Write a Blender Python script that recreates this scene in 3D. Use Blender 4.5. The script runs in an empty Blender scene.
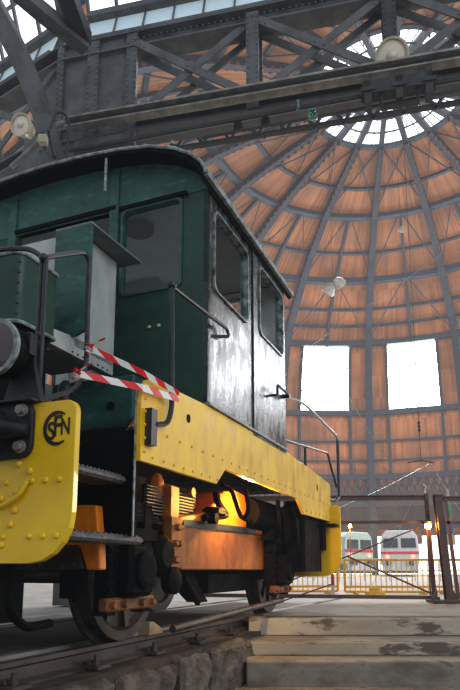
import bpy, math, random
from mathutils import Vector, Matrix, noise
random.seed(7)
PI = math.pi
scn = bpy.context.scene
COL = scn.collection
R = math.radians

# ------------------------------------------------------------------ materials
MATS = {}
def nd(nt, t, x=0, y=0):
    n = nt.nodes.new(t); n.location = (x, y); return n
def mat(name, c1, c2=None, rough=.5, rough2=None, metal=0., scale=6., stretch=(1,1,1), bump=0., detail=6., lo=.35, hi=.65, c3=None, scale3=2.0, lo3=.5, hi3=.6, coat=0., coords='Object'):
    m = bpy.data.materials.new(name); m.use_nodes = True
    nt = m.node_tree; b = nt.nodes['Principled BSDF']
    b.inputs['Metallic'].default_value = metal
    b.inputs['Roughness'].default_value = rough
    b.inputs['Coat Weight'].default_value = coat
    tc = nd(nt, 'ShaderNodeTexCoord'); mp = nd(nt, 'ShaderNodeMapping')
    mp.inputs['Scale'].default_value = stretch
    nt.links.new(tc.outputs[coords], mp.inputs['Vector'])
    nz = nd(nt, 'ShaderNodeTexNoise'); nz.inputs['Scale'].default_value = scale; nz.inputs['Detail'].default_value = detail
    nz.inputs['Roughness'].default_value = .6
    nt.links.new(mp.outputs[0], nz.inputs['Vector'])
    cr = nd(nt, 'ShaderNodeValToRGB')
    c2 = c2 or tuple(x*.6 for x in c1)
    cr.color_ramp.elements[0].position = lo; cr.color_ramp.elements[0].color = (*c2, 1)
    cr.color_ramp.elements[1].position = hi; cr.color_ramp.elements[1].color = (*c1, 1)
    nt.links.new(nz.outputs['Fac'], cr.inputs['Fac'])
    out = cr.outputs['Color']
    if c3:
        n3 = nd(nt, 'ShaderNodeTexNoise'); n3.inputs['Scale'].default_value = scale3; n3.inputs['Detail'].default_value = 8
        n3.inputs['Roughness'].default_value = .7
        nt.links.new(mp.outputs[0], n3.inputs['Vector'])
        mr = nd(nt, 'ShaderNodeMapRange'); mr.inputs['From Min'].default_value = lo3; mr.inputs['From Max'].default_value = hi3
        nt.links.new(n3.outputs['Fac'], mr.inputs['Value'])
        mx = nd(nt, 'ShaderNodeMix'); mx.data_type = 'RGBA'; mx.inputs['B'].default_value = (*c3, 1)
        for s in mx.inputs:
            if s.identifier == 'B_Color': s.default_value = (*c3, 1)
            if s.identifier == 'A_Color': nt.links.new(out, s)
        nt.links.new(mr.outputs[0], mx.inputs['Factor'])
        out = [o for o in mx.outputs if o.identifier == 'Result_Color'][0]
    nt.links.new(out, b.inputs['Base Color'])
    if rough2 is not None:
        mr2 = nd(nt, 'ShaderNodeMapRange'); mr2.inputs['From Min'].default_value = .3; mr2.inputs['From Max'].default_value = .7
        mr2.inputs['To Min'].default_value = rough; mr2.inputs['To Max'].default_value = rough2
        nt.links.new(nz.outputs['Fac'], mr2.inputs['Value']); nt.links.new(mr2.outputs[0], b.inputs['Roughness'])
    if bump:
        bp = nd(nt, 'ShaderNodeBump'); bp.inputs['Strength'].default_value = bump; bp.inputs['Distance'].default_value = .02
        nt.links.new(nz.outputs['Fac'], bp.inputs['Height']); nt.links.new(bp.outputs[0], b.inputs['Normal'])
    MATS[name] = m
    return m
for _b in (): pass
def emis(name, col, strength):
    m = bpy.data.materials.new(name); m.use_nodes = True
    b = m.node_tree.nodes['Principled BSDF']
    b.inputs['Base Color'].default_value = (*col, 1); b.inputs['Roughness'].default_value = .4
    b.inputs['Emission Color'].default_value = (*col, 1); b.inputs['Emission Strength'].default_value = strength
    return m
def glassmat(name, tint=(.9,.95,.95), gloss=.12):
    m = bpy.data.materials.new(name); m.use_nodes = True
    nt = m.node_tree; nt.nodes.remove(nt.nodes['Principled BSDF']); o = nt.nodes['Material Output']
    t = nd(nt, 'ShaderNodeBsdfTransparent'); t.inputs[0].default_value = (*tint, 1)
    g = nd(nt, 'ShaderNodeBsdfGlossy'); g.inputs['Roughness'].default_value = .08
    mx = nd(nt, 'ShaderNodeMixShader'); mx.inputs[0].default_value = gloss
    nt.links.new(t.outputs[0], mx.inputs[1]); nt.links.new(g.outputs[0], mx.inputs[2]); nt.links.new(mx.outputs[0], o.inputs[0])
    return m

M_GREEN  = mat('bottle green paint', (.012,.062,.040), (.006,.034,.023), rough=.38, rough2=.6, scale=5, bump=.05, c3=(.05,.10,.085), scale3=3, lo3=.6, hi3=.8)
M_GREENW = mat('weathered highlit green paint', (.024,.11,.09), (.009,.05,.042), rough=.35, rough2=.6, scale=4, stretch=(1,1,2), c3=(.15,.27,.24), scale3=7, lo3=.54, hi3=.9, bump=.05)  # pale teal patches: weathering, with highlights also mixed into the colour
M_SIDE   = mat('glossy glare streaked green paint', (.035,.055,.055), (.006,.014,.016), rough=.13, rough2=.42, scale=6, stretch=(1,1.8,.8), c3=(.22,.26,.27), scale3=4.5, lo3=.52, hi3=.72, bump=.16)  # pale streaks: hazy paint plus window glare put into the colour
MATS['glossy glare streaked green paint'].node_tree.nodes['Principled BSDF'].inputs['IOR'].default_value = 1.9
M_YELLOW = mat('yellow paint', (.82,.54,.004), (.70,.43,.003), rough=.36, rough2=.5, scale=3, c3=(.40,.20,.012), scale3=5, lo3=.62, hi3=.85, bump=.12, coat=.3)
M_YELSIDE= mat('rusty yellow paint', (.90,.57,.003), (.72,.40,.002), rough=.30, rough2=.55, scale=4, stretch=(1,1.6,.8), c3=(.30,.13,.006), scale3=7, lo3=.6, hi3=.85, bump=.15, coat=.35)
M_BLACK  = mat('black oily steel', (.006,.0063,.007), (.002,.002,.0023), rough=.6, rough2=.85, scale=9, bump=.25)
MATS['black oily steel'].node_tree.nodes['Principled BSDF'].inputs['Specular IOR Level'].default_value = .12
M_DKGREY = mat('dark grey steel', (.036,.038,.043), (.015,.016,.018), rough=.5, metal=.3, scale=8, bump=.2)
M_ORANGE = mat('orange primer', (.85,.27,.012), (.50,.13,.006), rough=.5, scale=4, c3=(.12,.05,.015), scale3=6, lo3=.6, hi3=.8, bump=.15)
M_RUSTBOX= mat('rusty tan sheet', (.36,.125,.020), (.17,.058,.010), rough=.6, scale=5, stretch=(1,1,.5), c3=(.52,.20,.02), scale3=2, lo3=.5, hi3=.7, bump=.1)
M_WHEEL  = mat('brown wheel steel', (.085,.062,.048), (.035,.026,.02), rough=.5, metal=.3, scale=7, bump=.2)
M_RAIL   = mat('rail steel', (.12,.10,.088), (.055,.042,.036), rough=.45, metal=.4, scale=8, stretch=(1,.3,1), bump=.15)
M_TREAD  = mat('worn tread plate', (.21,.20,.19), (.09,.085,.08), rough=.5, metal=.3, scale=40, bump=.5)
M_CHIP   = mat('chipped pale edge', (.36,.40,.38), (.10,.12,.11), rough=.5, scale=20)
M_LINING = mat('pale grey cab lining', (.52,.54,.53), (.42,.44,.43), rough=.5, scale=3)
M_CABIN  = mat('cabinet grey', (.46,.48,.47), (.30,.32,.31), rough=.45, scale=4, stretch=(1,1,.4))
M_HAND   = mat('black handrail paint', (.030,.033,.038), (.012,.013,.015), rough=.35, scale=12)
M_DOME   = None
M_RIB    = mat('blue grey girder paint', (.020,.030,.050), (.013,.019,.031), rough=.6, scale=2)
M_GIRD   = mat('grey riveted iron', (.135,.138,.142), (.07,.071,.073), rough=.5, rough2=.75, scale=3, c3=(.055,.04,.03), scale3=2.5, lo3=.52, hi3=.75, bump=.12)
M_GIRDL  = mat('light worn iron', (.30,.28,.25), (.14,.13,.115), rough=.55, scale=5, bump=.1)
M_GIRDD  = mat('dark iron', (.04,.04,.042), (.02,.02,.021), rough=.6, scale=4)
M_FLOOR  = mat('concrete floor', (.52,.51,.48), (.36,.345,.32), rough=.6, rough2=.85, scale=1.2, detail=10, bump=.15, c3=(.17,.15,.13), scale3=.9, lo3=.55, hi3=.75, coords='Object')
M_STEP   = mat('worn concrete steps', (.27,.255,.22), (.13,.12,.10), rough=.8, scale=4, detail=10, stretch=(.7,1,1.6), bump=.5, c3=(.07,.062,.055), scale3=4, lo3=.56, hi3=.66)
M_STONE  = mat('rough stone', (.17,.14,.115), (.065,.052,.042), rough=.9, scale=5, detail=10, bump=1.0, c3=(.04,.034,.03), scale3=3, lo3=.52, hi3=.72)
M_DIRT   = mat('oily dirt', (.085,.065,.05), (.04,.03,.024), rough=.8, scale=5, detail=10, bump=.5)
M_GATE   = mat('brown gate paint', (.115,.058,.045), (.06,.03,.024), rough=.5, scale=6, bump=.1)
M_BARR   = mat('yellow barrier paint', (.85,.48,.04), (.65,.34,.03), rough=.5, scale=5)
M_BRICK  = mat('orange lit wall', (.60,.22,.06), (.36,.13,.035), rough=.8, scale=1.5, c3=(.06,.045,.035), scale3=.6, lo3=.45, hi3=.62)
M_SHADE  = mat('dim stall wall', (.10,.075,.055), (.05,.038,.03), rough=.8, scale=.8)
M_WHITE  = mat('off white enamel', (.62,.60,.54), (.42,.38,.31), rough=.4, scale=5)
M_CREAM  = mat('cream enamel lamp', (.50,.46,.36), (.34,.29,.20), rough=.4, scale=6)
M_TRAINW = mat('pale grey train paint', (.50,.52,.53), (.38,.39,.40), rough=.4, scale=2)
M_TRAING = mat('pale green train paint', (.40,.50,.44), (.34,.42,.38), rough=.4, scale=2)
M_TRAIND = mat('train dark glass', (.03,.035,.04), (.02,.022,.025), rough=.15, scale=2)
M_RED    = mat('red paint', (.55,.02,.025), (.42,.012,.015), rough=.45, scale=6)
M_BLUE   = mat('blue sign', (.03,.16,.40), (.03,.14,.36), rough=.4)
M_SGREEN = mat('green sign', (.10,.34,.16), (.08,.28,.13), rough=.4)
M_INK    = mat('dark ink', (.03,.018,.008), (.02,.012,.006), rough=.5)
M_LENS   = mat('purple tinted lens', (.06,.035,.042), (.03,.02,.024), rough=.12, scale=3, coat=.6)
M_GLASS  = glassmat('clear pane', (.85,.88,.88), .03)
M_GLASSY = glassmat('blue glass insulator', (.35,.75,.65), .2)
M_WIRE   = mat('pale wire', (.42,.42,.42), (.32,.32,.32), rough=.4, metal=.3)
M_SKY1   = emis('daylit milky pane', (.93,.97,1.0), 13)
M_SKY2   = emis('daylit roof pane', (.90,.96,1.0), 1.15)
M_SKY3   = emis('dusty blue pane', (.42,.52,.56), .32)
M_LANT   = emis('daylit lantern pane', (.90,.96,1.0), 2.2)
M_ARCH   = emis('daylight in archway', (1,.98,.95), 1.9)
M_LAMP   = emis('amber lamp', (1,.48,.10), 40)
M_LAMPR  = emis('red tail lamp', (1,.25,.22), 1.5)
M_FLOOD  = emis('warm lamp glass', (.62,.56,.45), .02)

def dome_mat():
    m = bpy.data.materials.new('orange timber boarding'); m.use_nodes = True
    nt = m.node_tree; b = nt.nodes['Principled BSDF']; b.inputs['Roughness'].default_value = .65
    tc = nd(nt, 'ShaderNodeTexCoord'); sp = nd(nt, 'ShaderNodeSeparateXYZ'); nt.links.new(tc.outputs['Object'], sp.inputs[0])
    at = nd(nt, 'ShaderNodeMath'); at.operation = 'ARCTAN2'; nt.links.new(sp.outputs[0], at.inputs[0]); nt.links.new(sp.outputs[1], at.inputs[1])
    mu = nd(nt, 'ShaderNodeMath'); mu.operation = 'MULTIPLY'; mu.inputs[1].default_value = 110; nt.links.new(at.outputs[0], mu.inputs[0])
    fl = nd(nt, 'ShaderNodeMath'); fl.operation = 'FLOOR'; nt.links.new(mu.outputs[0], fl.inputs[0])
    z4 = nd(nt, 'ShaderNodeMath'); z4.operation = 'MULTIPLY'; z4.inputs[1].default_value = .45; nt.links.new(sp.outputs[2], z4.inputs[0])
    zf = nd(nt, 'ShaderNodeMath'); zf.operation = 'FLOOR'; nt.links.new(z4.outputs[0], zf.inputs[0])
    cm = nd(nt, 'ShaderNodeCombineXYZ'); nt.links.new(fl.outputs[0], cm.inputs[0]); nt.links.new(zf.outputs[0], cm.inputs[1])
    wn = nd(nt, 'ShaderNodeTexWhiteNoise'); nt.links.new(cm.outputs[0], wn.inputs['Vector'])
    fr = nd(nt, 'ShaderNodeMath'); fr.operation = 'FRACT'; nt.links.new(mu.outputs[0], fr.inputs[0])
    gap = nd(nt, 'ShaderNodeMath'); gap.operation = 'GREATER_THAN'; gap.inputs[1].default_value = .12; nt.links.new(fr.outputs[0], gap.inputs[0])
    cr = nd(nt, 'ShaderNodeValToRGB')
    cr.color_ramp.elements[0].color = (.23,.085,.024,1); cr.color_ramp.elements[1].color = (.38,.155,.050,1)
    nt.links.new(wn.outputs['Value'], cr.inputs['Fac'])
    nz = nd(nt, 'ShaderNodeTexNoise'); nz.inputs['Scale'].default_value = .35; nz.inputs['Detail'].default_value = 5
    nt.links.new(tc.outputs['Object'], nz.inputs['Vector'])
    mr = nd(nt, 'ShaderNodeMapRange'); mr.inputs['To Min'].default_value = .65; mr.inputs['To Max'].default_value = 1.3; mr.inputs['From Min'].default_value = .3; mr.inputs['From Max'].default_value = .7
    nt.links.new(nz.outputs['Fac'], mr.inputs['Value'])
    m2 = nd(nt, 'ShaderNodeMath'); m2.operation = 'MULTIPLY'; nt.links.new(mr.outputs[0], m2.inputs[0])
    g2 = nd(nt, 'ShaderNodeMapRange'); g2.inputs['To Min'].default_value = .75; nt.links.new(gap.outputs[0], g2.inputs['Value']); nt.links.new(g2.outputs[0], m2.inputs[1])
    vm = nd(nt, 'ShaderNodeVectorMath'); vm.operation = 'SCALE'; nt.links.new(cr.outputs[0], vm.inputs[0]); nt.links.new(m2.outputs[0], vm.inputs['Scale'])
    nt.links.new(vm.outputs[0], b.inputs['Base Color'])
    return m
M_DOME = dome_mat()
def tape_mat():
    m = bpy.data.materials.new('red and white striped tape'); m.use_nodes = True
    nt = m.node_tree; b = nt.nodes['Principled BSDF']; b.inputs['Roughness'].default_value = .35
    uv = nd(nt, 'ShaderNodeTexCoord'); sp = nd(nt, 'ShaderNodeSeparateXYZ'); nt.links.new(uv.outputs['UV'], sp.inputs[0])
    mu = nd(nt, 'ShaderNodeMath'); mu.operation = 'ADD'; nt.links.new(sp.outputs[0], mu.inputs[0]); nt.links.new(sp.outputs[1], mu.inputs[1])
    fr = nd(nt, 'ShaderNodeMath'); fr.operation = 'FRACT'; nt.links.new(mu.outputs[0], fr.inputs[0])
    gt = nd(nt, 'ShaderNodeMath'); gt.operation = 'GREATER_THAN'; gt.inputs[1].default_value = .5; nt.links.new(fr.outputs[0], gt.inputs[0])
    cr = nd(nt, 'ShaderNodeValToRGB'); cr.color_ramp.elements[0].color = (.75,.74,.72,1); cr.color_ramp.elements[1].color = (.72,.02,.02,1)
    nt.links.new(gt.outputs[0], cr.inputs['Fac']); nt.links.new(cr.outputs[0], b.inputs['Base Color'])
    return m
M_TAPE = tape_mat()

# ------------------------------------------------------------------ mesh builder
class MB:
    def __init__(s): s.v = []; s.f = []; s.uv = None
    def add(s, vs, fs):
        o = len(s.v); s.v += [tuple(x) for x in vs]; s.f += [tuple(i+o for i in f) for f in fs]; return s
    def box(s, c, d, M=None):
        x, y, z = (k/2 for k in d)
        vs = [Vector((a*x, b*y, e*z)) for a in (-1,1) for b in (-1,1) for e in (-1,1)]
        if M is not None: vs = [M @ q for q in vs]
        vs = [q + Vector(c) for q in vs]
        return s.add(vs, [(0,1,3,2),(4,6,7,5),(0,4,5,1),(2,3,7,6),(0,2,6,4),(1,5,7,3)])
    def bb(s, x0, x1, y0, y1, z0, z1):
        return s.box(((x0+x1)/2,(y0+y1)/2,(z0+z1)/2), (abs(x1-x0),abs(y1-y0),abs(z1-z0)))
    def cbox(s, c, d, b=.02):      # chamfered box
        x, y, z = (k/2 for k in d); b = min(b, x*.9, y*.9, z*.9)
        oct_ = [(x-b,y),(x,y-b),(x,-y+b),(x-b,-y),(-x+b,-y),(-x,-y+b),(-x,y-b),(-x+b,y)]
        ins = [(p*(x-b)/x if x else p, q*(y-b)/y if y else q) for p, q in oct_]
        rings = [(ins,-z),(oct_,-z+b),(oct_,z-b),(ins,z)]
        vs = [(p+c[0], q+c[1], zz+c[2]) for rg, zz in rings for p, q in rg]
        fs = []
        for k in range(3):
            for i in range(8): fs.append((k*8+i, (k+1)*8+i, (k+1)*8+(i+1)%8, k*8+(i+1)%8))
        fs.append(tuple(range(8))); fs.append(tuple(range(31,23,-1)))
        return s.add(vs, fs)
    def bar(s, p, q, w, h, up=(0,0,1)):
        p, q = Vector(p), Vector(q); d = (q-p).normalized(); up = Vector(up)
        sd = d.cross(up)
        if sd.length < 1e-4: sd = d.cross(Vector((1,0,0)))
        sd.normalize(); u2 = sd.cross(d)
        vs = []
        for e in (p, q):
            for a, b in ((-1,-1),(1,-1),(1,1),(-1,1)): vs.append(e + sd*a*w/2 + u2*b*h/2)
        return s.add(vs, [(0,1,5,4),(1,2,6,5),(2,3,7,6),(3,0,4,7),(3,2,1,0),(4,5,6,7)])
    def ibeam(s, p, q, w, h, t=.03, up=(0,0,1)):
        p, q = Vector(p), Vector(q); d = (q-p).normalized(); u = Vector(up); sd = d.cross(u).normalized(); u = sd.cross(d)
        s.bar(p+u*(h/2-t/2), q+u*(h/2-t/2), w, t, up); s.bar(p-u*(h/2-t/2), q-u*(h/2-t/2), w, t, up); s.bar(p, q, t, h-2*t, up)
        return s
    def tube(s, pts, r, n=8, closed=False, flat=1.0):
        pts = [Vector(p) for p in pts]; L = len(pts); rs = r if isinstance(r, (list,tuple)) else [r]*L
        nrm = None; vs = []
        for i, p in enumerate(pts):
            a = pts[(i-1) % L] if (closed or i) else p; b = pts[(i+1) % L] if (closed or i < L-1) else p
            t = (b-a).normalized()
            if nrm is None:
                nrm = t.cross(Vector((0,0,1)))
                if nrm.length < 1e-3: nrm = t.cross(Vector((1,0,0)))
            nrm = (nrm - t*nrm.dot(t)).normalized(); bn = t.cross(nrm)
            for k in range(n):
                an = 2*PI*k/n; vs.append(p + nrm*math.cos(an)*rs[i] + bn*math.sin(an)*rs[i]*flat)
        fs = []
        for i in range(L if closed else L-1):
            for k in range(n):
                j = (i+1) % L; fs.append((i*n+k, i*n+(k+1)%n, j*n+(k+1)%n, j*n+k))
        if not closed: fs.append(tuple(range(n-1,-1,-1))); fs.append(tuple((L-1)*n+k for k in range(n)))
        return s.add(vs, fs)
    def lathe(s, prof, o, ax, n=24):     # prof [(r, t)], along axis
        ax = Vector(ax).normalized(); o = Vector(o); a = ax.cross(Vector((0,0,1)))
        if a.length < 1e-3: a = Vector((1,0,0))
        a.normalize(); b = ax.cross(a); vs = []
        for r, t in prof:
            for k in range(n):
                an = 2*PI*k/n; vs.append(o + ax*t + a*math.cos(an)*r + b*math.sin(an)*r)
        fs = []
        for i in range(len(prof)-1):
            for k in range(n): fs.append((i*n+k, i*n+(k+1)%n, (i+1)*n+(k+1)%n, (i+1)*n+k))
        fs.append(tuple(range(n-1,-1,-1))); fs.append(tuple((len(prof)-1)*n+k for k in range(n)))
        return s.add(vs, fs)
    def prism(s, poly, fn, t0, t1):      # poly 2D, fn(a,b,t)->3D
        n = len(poly); vs = [fn(a,b,t0) for a,b in poly] + [fn(a,b,t1) for a,b in poly]
        fs = [(i,(i+1)%n,n+(i+1)%n,n+i) for i in range(n)]; fs.append(tuple(range(n-1,-1,-1))); fs.append(tuple(range(n,2*n)))
        return s.add(vs, fs)
    def ring(s, outer, inner, fn, t0, t1):
        n = len(outer); vs = [fn(a,b,t) for pl in (outer,inner) for t in (t0,t1) for a,b in pl]
        fs = []
        for i in range(n):
            j = (i+1)%n
            fs += [(i,j,n+j,n+i), (2*n+i,3*n+i,3*n+j,2*n+j), (i,2*n+i,2*n+j,j), (n+i,n+j,3*n+j,3*n+i)]
        return s.add(vs, fs)
    def sph(s, c, r, n=10, sc=(1,1,1)):
        vs = []; m = n//2
        for i in range(m+1):
            th = PI*i/m
            for k in range(n): an = 2*PI*k/n; vs.append((c[0]+r*sc[0]*math.sin(th)*math.cos(an), c[1]+r*sc[1]*math.sin(th)*math.sin(an), c[2]+r*sc[2]*math.cos(th)))
        return s.add(vs, [(i*n+k,(i+1)*n+k,(i+1)*n+(k+1)%n,i*n+(k+1)%n) for i in range(m) for k in range(n)])
    def rivet(s, c, ax, r=.012):
        ax = Vector(ax).normalized()
        return s.lathe([(r,-.004),(r*.9,r*.35),(r*.5,r*.62)], c, ax, 8)
    def go(s, name, m, parent=None, smooth=False, bevel=0, **kw):
        me = bpy.data.meshes.new(name); me.from_pydata(s.v, [], s.f); me.validate()
        import bmesh
        bm = bmesh.new(); bm.from_mesh(me); bmesh.ops.recalc_face_normals(bm, faces=bm.faces[:]); bm.to_mesh(me); bm.free()
        me.materials.append(m)
        o = bpy.data.objects.new(name, me); COL.objects.link(o)
        if parent is not None: o.parent = parent
        if smooth:
            for pl in me.polygons: pl.use_smooth = True
            try: me.set_sharp_from_angle(angle=R(40))
            except Exception: pass
        if bevel:
            md = o.modifiers.new('bevel', 'BEVEL'); md.width = bevel; md.segments = 2; md.limit_method = 'ANGLE'
        for k, v in kw.items(): o[k] = v
        return o
def rrect(a0, a1, b0, b1, r, n=5):
    rr = r if isinstance(r, (list,tuple)) else (r,r,r,r)   # corner radii: (a1,b1),(a0,b1),(a0,b0),(a1,b0)
    out = []
    for (ca, cb, st), q in zip(((a1,b1,0),(a0,b1,90),(a0,b0,180),(a1,b0,270)), rr):
        q = max(q, 1e-4); sa = -1 if ca == a1 else 1; sb = -1 if cb == b1 else 1
        for k in range(n+1):
            an = R(st + 90*k/n); out.append((ca+sa*q+q*math.cos(an), cb+sb*q+q*math.sin(an)))
    return out
def smoothpath(pts, r=.06, n=5):
    pts = [Vector(p) for p in pts]; out = [pts[0]]
    for i in range(1, len(pts)-1):
        a, b, c = pts[i-1], pts[i], pts[i+1]
        q = min(r, (a-b).length*.45, (c-b).length*.45)
        p0 = b+(a-b).normalized()*q; p1 = b+(c-b).normalized()*q
        for k in range(n+1):
            t = k/n; out.append(p0*(1-t)**2 + b*2*t*(1-t) + p1*t*t)
    out.append(pts[-1]); return out
def empty(name, loc=(0,0,0), rz=0, label=None, cat=None, group=None, kind=None):
    o = bpy.data.objects.new(name, None); o.empty_display_size = .2; COL.objects.link(o)
    o.location = loc; o.rotation_euler = (0,0,rz)
    if label: o['label'] = label; o['category'] = cat
    if group: o['group'] = group
    if kind: o['kind'] = kind
    return o
def grid_wall(mb, holes, a0, a1, b0, b1, fn, t0, t1):
    A = sorted({a0,a1,*[h[0] for h in holes],*[h[1] for h in holes]}); B = sorted({b0,b1,*[h[2] for h in holes],*[h[3] for h in holes]})
    for i in range(len(A)-1):
        for j in range(len(B)-1):
            ca, cb = (A[i]+A[i+1])/2, (B[j]+B[j+1])/2
            if any(h[0] < ca < h[1] and h[2] < cb < h[3] for h in holes): continue
            if A[i] < a0-1e-6 or A[i+1] > a1+1e-6 or B[j] < b0-1e-6 or B[j+1] > b1+1e-6: continue
            mb.prism([(A[i],B[j]),(A[i+1],B[j]),(A[i+1],B[j+1]),(A[i],B[j+1])], fn, t0, t1)
    return mb

# ------------------------------------------------------------------ camera
PITCH = R(10); F = 620.
cam_d = bpy.data.cameras.new('camera'); cam = bpy.data.objects.new('camera', cam_d); COL.objects.link(cam)
cam.location = (0,0,.5); cam.rotation_euler = (PI/2+PITCH,0,0)
cam_d.sensor_fit = 'VERTICAL'; cam_d.sensor_height = 36; cam_d.sensor_width = 24; cam_d.lens = F/690*36
cam_d.shift_y = (570 - F*math.tan(PITCH) - 345)/690
cam_d.clip_end = 500; cam_d.clip_start = .05
scn.camera = cam

# ------------------------------------------------------------------ locomotive frame
TH = math.atan(255*math.cos(PITCH)/F); S, C = math.sin(TH), math.cos(TH)
def LW(v, u, z=0):   # loco -> world
    d = 3.25 - v
    return Vector((S*u - C*d, C*u + S*d, z))
ORG = LW(0,0,0)

# ------------------------------------------------------------------ floor, pit, steps
fl = MB()
YE = 6.87
# floor behind the step edge and left of the track-side wall
def wpt(v, u): p = LW(v,u); return (p.x, p.y)
uE = (YE - S*(3.25-.98))/C
pe = wpt(.98, uE)
pts = [wpt(.50,-6), wpt(.50,uE+.3), (60,YE), (60,110), (-70,110), (-70,-10)]
fl.add([(x,y,-.02) for x,y in pts]+[(x,y,-.9) for x,y in pts], [(0,1,2,3,4,5),(0,6,7,1),(1,7,8,2)])
fl.go('floor', M_FLOOR, kind='structure')
sb = MB(); sb.bb(wpt(.98,uE)[0]+.05,12,YE+.02,9.6,-.019,-.004); sb.go('trim_104', M_STEP, kind='structure')
pf = MB(); pf.bb(-9, 14, -8, 6.3, -.75, -.555); pf.go('floor_pit', M_STEP, kind='structure')
st = MB()
x0 = .15
for (ya, yb, zt) in ((6.33, 6.9, -.19), (5.93, 6.4, -.325)):
    st.bb(x0, 12, ya, yb, -.7, zt)
st.bb(x0+.06, 12, YE-.012, YE+.25, -.7, -.004)
o = st.go('trim_1', M_STEP, kind='structure', bevel=.018)
M_RISER = mat('pale peeling riser', (.42,.40,.35), (.27,.255,.22), rough=.75, scale=2, detail=10, stretch=(.5,1,1.5), bump=.4, c3=(.10,.09,.075), scale3=3.5, lo3=.54, hi3=.60)
ri = MB(); ri.bb(x0+.05,12,YE-.03,YE-.01,-.185,-.012); ri.bb(x0+.02,12,6.31,6.33,-.32,-.20)
ri.go('trim_103', M_RISER, kind='structure', bevel=.006)
# pit wall of rough blocks under the near rail
bw = MB(); u = -2.0; k = 0
while u < 6.5:
    L = random.choice((.55,.7,.85)); L = min(L, 6.6-u)
    top = -.16 if k % 3 else -.19
    c = (.93 + random.uniform(-.03,.03), u+L/2, -.36)
    bw.cbox((c[0], c[1], (top-.62)/2), (.30, L-.03, abs(-.62-top)), .035)
    u += L; k += 1
bw.bb(.6,.95,-2,6.6,-.7,-.20)
me_ = bw.go('wall_pit', M_STONE, kind='structure'); me_.location = ORG; me_.rotation_euler = (0,0,-TH)
sm = me_.modifiers.new('dice', 'SUBSURF'); sm.subdivision_type = 'SIMPLE'; sm.levels = sm.render_levels = 4
tx = bpy.data.textures.new('rough', 'CLOUDS'); tx.noise_scale = .16; tx.noise_depth = 4
dm = me_.modifiers.new('chip', 'DISPLACE'); dm.texture = tx; dm.strength = .09; dm.texture_coords = 'LOCAL'
# timber bed strip under the rails
tb = MB(); tb.bb(.45,.99,-3,uE,-.22,-.141)
tb.bb(-1.0,-.5,-3,7,-.05,-.012)
tb.go('trim_2', M_DIRT, kind='structure').location = ORG
bpy.data.objects['trim_2'].rotation_euler = (0,0,-TH)
db = MB(); db.bb(-.5,.45,-3,9.4,-.05,-.008); db.bb(.45,.95,uE,9.4,-.05,-.010)
db.go('trim_3', M_DIRT, kind='structure'); bpy.data.objects['trim_3'].location = ORG; bpy.data.objects['trim_3'].rotation_euler = (0,0,-TH)

def rail(v, name, label, u0=-3, u1=12):
    t = empty(name, LW(v,0,0), -TH, label, 'rail', 'rails under the green locomotive')
    prof = [(-.07,-.14),(.07,-.14),(.07,-.125),(.012,-.11),(.012,-.045),(.036,-.03),(.036,-.004),(.028,0),(-.028,0),(-.036,-.004),(-.036,-.03),(-.012,-.045),(-.012,-.11),(-.07,-.125)]
    MB().prism(prof, lambda a,b,tt: (a,tt,b), u0, u1).go('rail_bar', M_RAIL, t)
    u = u0+.35; n = 0
    while u < 6.2:
        b = MB(); b.cbox((.10,u,-.125),(.14,.16,.03),.008); b.lathe([(.028,0),(.028,.03),(.018,.03),(.018,.06)],(.10,u,-.11),(0,0,1),6)
        b.cbox((.055,u,-.10),(.05,.08,.03),.008)
        b.go('rail_clip', M_RAIL, t); u += .78; n += 1
    return t
rail(.75, 'rail', 'near worn steel rail on the pit edge under the green locomotive')
rail(-.75, 'rail', 'far steel rail beneath the green locomotive, hidden side of the track')

# ------------------------------------------------------------------ LOCOMOTIVE
L = empty('shunting_locomotive', ORG, -TH, 'dark green and yellow shunting locomotive with centre cab standing on the track', 'locomotive')
SV = lambda a,b,t: (t,a,b)    # poly (u,z), t = v
FU = lambda a,b,t: (a,t,b)    # poly (v,z), t = u
UF, UR = 4.0, 5.95
# cab side walls
w1 = (4.10,4.84,2.63,3.30); w2 = (5.15,5.87,2.66,3.33)
grid_wall(MB(), [w1], UF, 4.985, 1.62, 3.46, SV, 1.41, 1.45).go('cab_side_wall', M_SIDE, L)
dr = grid_wall(MB(), [w2], 5.0, UR, 1.66, 3.42, SV, 1.415, 1.458).go('cab_door', M_SIDE, L)
MB().bb(1.40,1.45,4.985,UR,3.42,3.46).go('door_lintel', M_SIDE, L)
MB().bb(1.452,1.462,4.975,4.992,1.66,3.44).go('door_seam_strip', M_DKGREY, L)
h = MB(); h.tube(smoothpath([(1.46,5.45,2.14),(1.53,5.45,2.14),(1.53,5.45,2.24),(1.53,5.80,2.24)],.02),.012,8); h.lathe([(.022,0),(.022,.075)],(1.455,5.86,2.24),(1,0,0),10)
h.go('door_handle', M_HAND, dr, smooth=True)
def wframe(w, fn, t0, t1, parent, m=M_DKGREY, r=.07, wd=.035, name='window_frame'):
    o = MB().ring(rrect(w[0]-.010,w[1]+.010,w[2]-.010,w[3]+.010,r), rrect(w[0]+wd,w[1]-wd,w[2]+wd,w[3]-wd,max(r-wd*.3,.02)), fn, t0, t1).go(name, m, parent)
    return o
def wpane(w, fn, t, frame):
    MB().prism([(w[0]+.02,w[2]+.02),(w[1]-.02,w[2]+.02),(w[1]-.02,w[3]-.02),(w[0]+.02,w[3]-.02)], fn, t, t+.004).go('pane', M_GLASS, frame)
M_WFR = mat('pale chipped window frame', (.34,.38,.37), (.03,.05,.045), rough=.35, scale=14)
f1 = wframe(w1, SV, 1.40, 1.468, L, M_WFR, wd=.006); wpane(w1, SV, 1.42, f1)
f2 = wframe(w2, SV, 1.40, 1.472, dr, M_WFR, wd=.006); wpane(w2, SV, 1.42, f2)
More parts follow.
